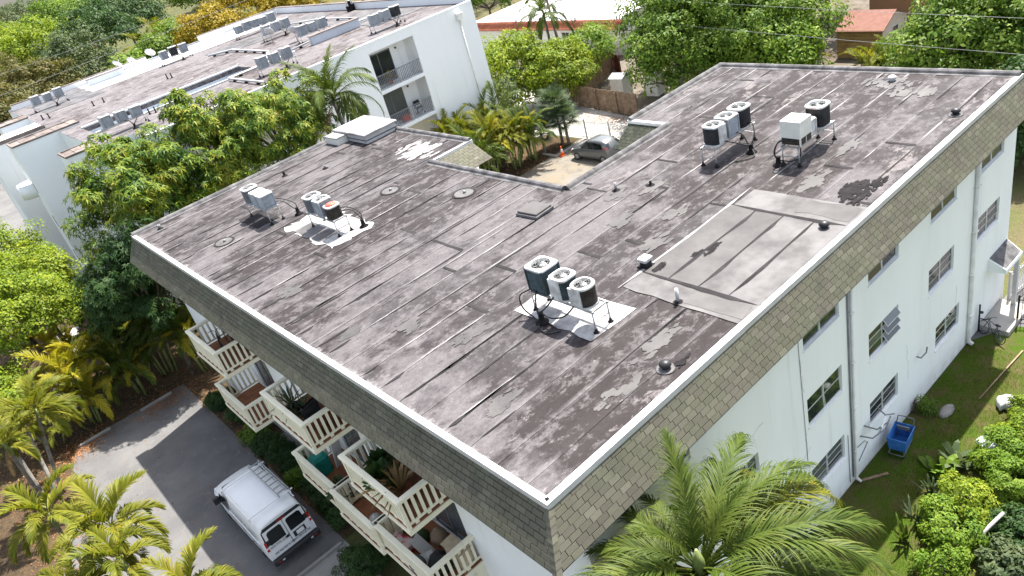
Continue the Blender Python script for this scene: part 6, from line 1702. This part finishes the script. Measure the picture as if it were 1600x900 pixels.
def fronds_kind(kind,L,l,n,mat,w,pitches,curvs,**kw):
    FR[kind]=[frond_mesh(kind+str(i),L,l,n,R_(p),c,mat,w,seed=i+3,**kw) for i,(p,c) in enumerate(zip(pitches,curvs))]
fronds_kind('coco',3.9,1.05,100,'frond',.034,(76,50,34,20,6,-10),(.75,1.55,1.8,1.8,1.6,1.2),droop=.60,vee=.20,seg=5)
fronds_kind('coco_y',3.8,1.0,80,'frond_y',.034,(36,16,-6),(1.9,1.7,1.2),droop=.58,vee=.12,seg=5)
fronds_kind('coco_far',3.6,.95,52,'frond',.055,(76,54,38,20,-5),(1.0,1.7,2.0,2.0,1.5),droop=.85,vee=.12,seg=4)
fronds_kind('adon',2.0,.62,44,'frond_y',.05,(70,50,32,12,-8),(1.3,1.7,1.9,1.8,1.4),droop=.5,vee=.55)
fronds_kind('areca',2.3,.55,34,'frond',.045,(80,66,52,36),(1.0,1.6,1.9,2.0),droop=.5,vee=.45)
fronds_kind('areca_gold',2.3,.55,34,'frond_gold',.05,(78,62,46,30),(1.0,1.7,2.0,2.0),droop=.5,vee=.45)
fronds_kind('areca_y',2.2,.55,34,'frond_y',.045,(80,66,52,36),(1.0,1.6,1.9,2.0),droop=.5,vee=.45)
fronds_kind('dry',2.2,.5,26,'frond_dry',.04,(-20,-45),(1.0,.6),droop=.9,vee=.0)
def palm(label,base,heart,kind,n,seed,scale=1.0,rt=.13,shaft=False,extra=None,tilt=.0,order=None,group=None,name='palm_tree'):
    rg=random.Random(seed); t=thing(name,label,'palm tree',base,0,group)
    b=Vector((0,0,0)); h=Vector(heart)-Vector(base); m=h*.5+Vector((-.12*h.x*.5,-.12*h.y*.5,0))
    q=MB(); P=[];Rr=[]
    for k in range(15):
        f=k/14; p=b*(1-f)**2+m*2*f*(1-f)+h*f*f; P.append(p); Rr.append(rt*(1.25 if f<.05 else 1-.25*f)*(1+.05*(k%2)))
    q.tube(P,Rr,9); q.build('trunk',MT['palm_trunk'],t)
    if shaft: MB().tube([h-Vector((0,0,.55)),h-Vector((0,0,.2)),h+Vector((0,0,.12))],[rt*.85,rt*1.05,rt*.5],9).build('crownshaft',MT['crownshaft'],t)
    ms=FR[kind]; az=rg.uniform(0,6.28)
    for k in range(n):
        tier=k/n
        i=min(len(ms)-1,int(tier*len(ms))) if order is None else order[k]
        az+=2.399+rg.uniform(-.25,.25)
        o=bpy.data.objects.new('frond',ms[i]); COL.objects.link(o); o.parent=t
        o.location=h+Vector((0,0,.1-.25*tier)); o.rotation_euler=(rg.uniform(-.08,.08),rg.uniform(-.18,.18),az)
        s=scale*rg.uniform(.88,1.08); o.scale=(s,s,s)
    if extra:
        for kk,i,a,s in extra:
            o=bpy.data.objects.new('frond',FR[kk][i]); COL.objects.link(o); o.parent=t; o.location=h+Vector((0,0,-.1)); o.rotation_euler=(0,0,a); o.scale=(s,)*3
    return t
def az_to(dx,dy): return math.atan2(-dx,dy)          # frond +Y turned towards (dx,dy)
# the big coconut palm by the near corner: fronds set one by one
near=thing('palm_tree','big coconut palm rising beside the near corner of the shingled roof','palm tree',(1.75,-2.4,0))
hp=Vector((-.05,.30,7.2))
q=MB(); q.tube([(0,0,0),(.05,.05,2),(.1,.2,4.5),hp],[.24,.17,.15,.14],10); q.build('trunk',MT['palm_trunk'],near)
NF=[('coco',0,(.45,.7),.74),('coco',0,(-.9,.4),.55),('coco',0,(.7,-.4),.6)]
rn=random.Random(12)
for k in range(42):
    a=k*2.399+.4; tier=k/42
    dx,dy=math.cos(a),math.sin(a)
    s=rn.uniform(.88,1.06)*(.72 if dy>.55 else 1.14 if dx<-.5 else 1.04)
    if tier<.30: NF.append(('coco',1,(dx,dy),s*.95))
    elif tier<.58: NF.append(('coco',2,(dx,dy),s))
    elif tier<.80: NF.append((('coco',3) if rn.random()<.6 else ('coco_y',0))+((dx,dy),s))
    else: NF.append((('coco_y',rn.choice((0,1,2))) if rn.random()<.7 else ('coco',4))+((dx,dy),s))
NF+=[('coco',2,(-1,.18),1.2),('coco',3,(-1,-.1),1.22),('coco_y',0,(-1,.05),1.2),('coco',2,(-1,-.35),1.2),('coco_y',1,(-1,.3),1.1),('coco',3,(-.9,-.6),1.15),('coco_y',0,(1,-.3),1.15),('coco',2,(1,-.15),1.15)]
rg_=random.Random(5)
for kind,i,(dx,dy),s in NF:
    o=bpy.data.objects.new('frond',FR[kind][i]); COL.objects.link(o); o.parent=near; o.location=hp+Vector((dx*.05,dy*.05,rg_.uniform(-.1,.15)))
    o.rotation_euler=(0,rg_.uniform(-.2,.2),az_to(dx,dy)+rg_.uniform(-.08,.08)); o.scale=(s,s,s)
MB().lathe([(.05,-.1),(.16,.1),(.12,.4),(.03,.7)],tuple(hp),9).build('crown_base',MT['crownshaft'],near)
palm('coconut palm between the two buildings with arching fronds',(14.6,33.3,0),(14.3,33.2,10.1),'coco_far',24,31,1.05,.15,False,[('dry',0,2.0,1.0),('dry',1,4.4,1.0)])
palm('coconut palm in front of the tiled house beside the pole',(41.5,43.8,0),(41.0,43.3,6.8),'coco_far',18,32,.95,.14)
ad=[((-8.3,28.0,0),(-7.2,27.5,4.5),'feather-crowned palm with a leaning pale trunk near the kerb'),((-9.1,28.5,0),(-8.8,26.2,4.4),'feather-crowned palm at the edge of the picture beside the leaning trunks'),
    ((-8.6,19.0,0),(-8.35,18.2,4.9),'feather-crowned palm over the sunlit driveway edge'),((-7.1,15.6,0),(-6.9,15.1,5.0),'bright feather-crowned palm standing over the sunlit asphalt'),
    ((-7.2,13.6,0),(-7.15,13.3,5.0),'feather-crowned palm next to the bright one, towards the walkway'),((-8.4,14.6,0),(-8.5,14.2,4.5),'low feather-crowned palm at the bottom edge of the lot'),((-6.0,10.6,0),(-6.0,10.5,4.6),'feather-crowned palm just peeping in at the bottom edge')]
for i,(b,h,lab) in enumerate(ad): palm(lab,b,h,'adon',[16,13,15,17,13,14,15][i],50+i,[1.02,.85,.92,1.0,.82,.9,.95][i],.09,True,[('dry',0,1.1+i*1.7,.62),('dry',1,3.9+i*.9,.6)])
# bare leaning palm trunks near the left edge
for i,(a,b,lab) in enumerate([((-9.0,28.3,0),(-8.9,30.6,3.6),'whitish bare palm trunk leaning out of the leaf litter'),((-8.5,27.9,0),(-8.0,30.3,3.2),'grey bare palm trunk beside the whitish one')]):
    palm(lab,a,b,'adon',9,70+i,.8,.10,True)
def areca(label,x,y,kind,seed,stems=6,h=2.2,scale=1.0,r=.5,dry=0,per=6):
    rg=random.Random(seed); t=thing('palm_clump',label,'palm',(x,y,0))
    for k in range(stems):
        a=rg.uniform(0,6.28); d=rg.uniform(.1,r); b=Vector((d*math.cos(a),d*math.sin(a),0)); hh=h*rg.uniform(.55,1.1); tp=b*1.9+Vector((0,0,hh))
        MB().tube([b,b*1.3+Vector((0,0,hh*.5)),tp],[.05,.045,.04],7).build('stem',MT['crownshaft'],t)
        az=rg.uniform(0,6.28)
        for j in range(per):
            az+=2.399; kk=kind if not(dry and rg.random()<dry) else 'areca_gold'
            i=min(3,int(j/per*4)); o=bpy.data.objects.new('frond',FR[kk][i]); COL.objects.link(o); o.parent=t; o.location=tp; o.rotation_euler=(rg.uniform(-.1,.1),rg.uniform(-.15,.15),az); s=scale*rg.uniform(.8,1.1); o.scale=(s,s,s)
    return t
areca('golden areca palm clump beside the lime trees',-4.5,36.8,'areca_gold',81,5,3.2,1.0,.5)
areca('golden areca palm clump nearest the end of the lot',-4.9,34.2,'areca_gold',82,6,2.9,1.0,.55)
areca('yellowing areca palm clump over the long kerb',-5.6,32.5,'areca_y',83,6,2.2,.95,.5,.6)
areca('green areca palm clump in the shade past the kerb',-2.7,33.0,'areca',84,7,2.4,1.05,.6,.12)
areca('dark areca palm clump at the shaded end of the lot',-1.2,33.2,'areca',85,7,2.6,1.05,.6,.1)
areca('dark areca palm clump tucked behind the corner of the block',.6,31.2,'areca',86,6,2.6,1.0,.5,.2)
areca('green areca palm clump behind the shaded ones',-2.2,35.6,'areca',87,6,2.8,1.05,.6,.1)
areca('low green areca palm clump behind the leaf litter corner',-7.6,32.6,'areca_y',88,5,1.4,.85,.5,.2)
areca('bright areca palm clump against the white end wall',24.2,36.5,'areca_y',91,7,3.2,1.1,.5)
areca('areca palm clump with drooping pale fronds in the courtyard bed',25.0,34.4,'areca_y',92,8,2.7,1.1,.7,.1)
areca('green areca palm clump over the notch in the roof',23.0,33.0,'areca',93,7,2.6,1.1,.7,.05)
areca('green areca palm clump in the middle of the courtyard bed',26.6,33.8,'areca_y',94,8,2.4,1.05,.7)
areca('small areca palm clump beside the traffic cone',28.2,33.4,'areca',95,7,2.2,1.0,.6,.15)
areca('dark green areca palm clump at the back of the courtyard bed',27.4,36.0,'areca',99,8,3.0,1.15,.8,.05)
areca('areca palm clump below the pink-roofed shed',45.0,15.2,'areca_y',96,7,1.6,1.1,.7)
areca('golden-tipped areca palm clump behind the far roof kerb',42.6,20.9,'areca_y',97,6,1.8,1.0,.6,.4)
areca('feathery green palm among the golden trees of the far wood',32.5,128,'areca_y',98,5,7.0,2.2,1.0)
# fan palms
def fan_mesh(seed,r=.62,n=22):
    rg=np.random.default_rng(seed); V=[];F=[]
    p0=np.array([0,.75,0.])
    V+=[np.array([-.012,0,0]),np.array([.012,0,0]),p0+np.array([.012,0,0]),p0-np.array([.012,0,0])]; F.append((0,1,2,3))
    for k in range(n):
        a=-2.3+4.6*k/(n-1); d=np.array([math.sin(a),math.cos(a),.12]); s=np.array([math.cos(a),-math.sin(a),0]); l=r*(1-.25*abs(a)/2.3)*rg.uniform(.9,1.1); w=.05
        o=len(V); m=p0+d*l*.55; e=p0+d*l+np.array([0,0,-.25*l]); V+=[p0-s*.008,p0+s*.008,m+s*w*.5,m-s*w*.5,e+s*.006,e-s*.006]; F+=[(o,o+1,o+2,o+3),(o+3,o+2,o+4,o+5)]
    o=np_mesh('fan_leaf',np.array(V),np.array(F),MT['frond_fan']); me=o.data; bpy.data.objects.remove(o); return me
FAN=[fan_mesh(1),fan_mesh(2)]
def fan_palm(label,base,h,n,seed,s=1.0):
    rg=random.Random(seed); t=thing('fan_palm',label,'palm tree',base)
    MB().tube([(0,0,0),(.05,.02,h*.5),(0,0,h)],[.13,.1,.11],9).build('trunk',MT['palm_trunk'],t); az=0
    for k in range(n):
        az+=2.399; el=math.radians(75-115*k/n); o=bpy.data.objects.new('fan_leaf',FAN[k%2]); COL.objects.link(o); o.parent=t; o.location=(0,0,h)
        o.rotation_mode='XYZ'; o.matrix_local=Matrix.Translation((0,0,h))@Matrix.Rotation(az,4,'Z')@Matrix.Rotation(el,4,'X')@Matrix.Scale(s*rg.uniform(.85,1.1),4)
fan_palm('dark fan palm with a dense round head by the white picket fence',(31.3,33.4,0),3.0,40,1,1.25)
fan_palm('second dark fan palm next to the dense one',(31.2,32.6,0),2.1,36,2,1.15)
fan_palm('dry-skirted fan palm over the courtyard bed',(29.4,33.4,0),1.8,30,3,1.1)
# ------------------------------------------------------------------ grass and fallen leaves
def scatter(name,label,cat,n,seed,region,L,W,mat,flatness,z=.006):
    rg=np.random.default_rng(seed); P=region(rg,n); P=np.c_[P,np.full(len(P),z)]
    nrm=unit(rg.normal(size=P.shape)*flatness+np.array([0,0,1.])) ; l=rg.uniform(L[0],L[1],len(P))
    if flatness>2: # upright blades
        a=rg.uniform(0,6.28,len(P)); D=unit(np.c_[np.cos(a)*.6,np.sin(a)*.6,np.ones(len(P))]); nn=unit(np.c_[-np.sin(a),np.cos(a),np.zeros(len(P))]); V,F=leaf_quads(P,nn,l,l*W,rg,.1,D)
    else: V,F=leaf_quads(P,nrm,l,l*W,rg,0)
    o=np_mesh(name,V,F,MT[mat]); tag(o,label,cat,None,'stuff')
def reg_lawn(rg,n):
    x=rg.uniform(7,20.3,n); y=rg.uniform(-3.4,-.05,n); f=np.sin(x*1.3)*np.cos(y*2.1+x)+rg.normal(size=n)*.5; k=f>-.25; return np.c_[x,y][k]
MT['grass']=leafmat('grass_blades',[(.06,.085,.012),(.09,.12,.015),(.14,.135,.03),(.20,.17,.07)],.3,.6,None,.6)
scatter('grass','patchy green and dry grass along the side wall','grass',26000,71,reg_lawn,(.05,.11),.16,'grass',3.0)
MT['dead_leaf']=leafmat('fallen_leaf',[(.09,.04,.015),(.20,.085,.03),(.30,.14,.06),(.36,.24,.13)],.05,.8)
def reg_leaf(rg,n):
    a=rg.normal([-6.6,30.9],[.7,.5],(n//3,2)); b=rg.normal([-2.3,30.6],[.9,.5],(n//4,2)); c=np.c_[rg.uniform(-1.2,.4,n//3),rg.uniform(14,31,n//3)]; d=np.c_[rg.uniform(-10.5,-7.2,n//2),rg.uniform(20,34,n//2)]; e=np.c_[rg.uniform(-8,-1.2,n//14),rg.uniform(13,31,n//14)]; f=np.c_[rg.uniform(-9,0,n//3),rg.uniform(31.5,37,n//3)]; return np.concatenate([a,b,c,d,e,f])
scatter('fallen_leaves','brown fallen leaves drifted along the kerb and the planting bed','leaves',4200,72,reg_leaf,(.05,.13),.5,'dead_leaf',.35,.02)
def reg_leaf2(rg,n): return np.concatenate([rg.normal([36.0,33],[.5,2.2],(n//2,2)),np.c_[rg.uniform(23,31.5,n//2),rg.uniform(31.0,35,n//2)]])
scatter('fallen_leaves','dry leaves below the plank fence and the courtyard palms','leaves',1600,73,reg_leaf2,(.06,.16),.5,'dead_leaf',.35,.02)
for k,pz in PROTO.items(): remove_tree(pz)
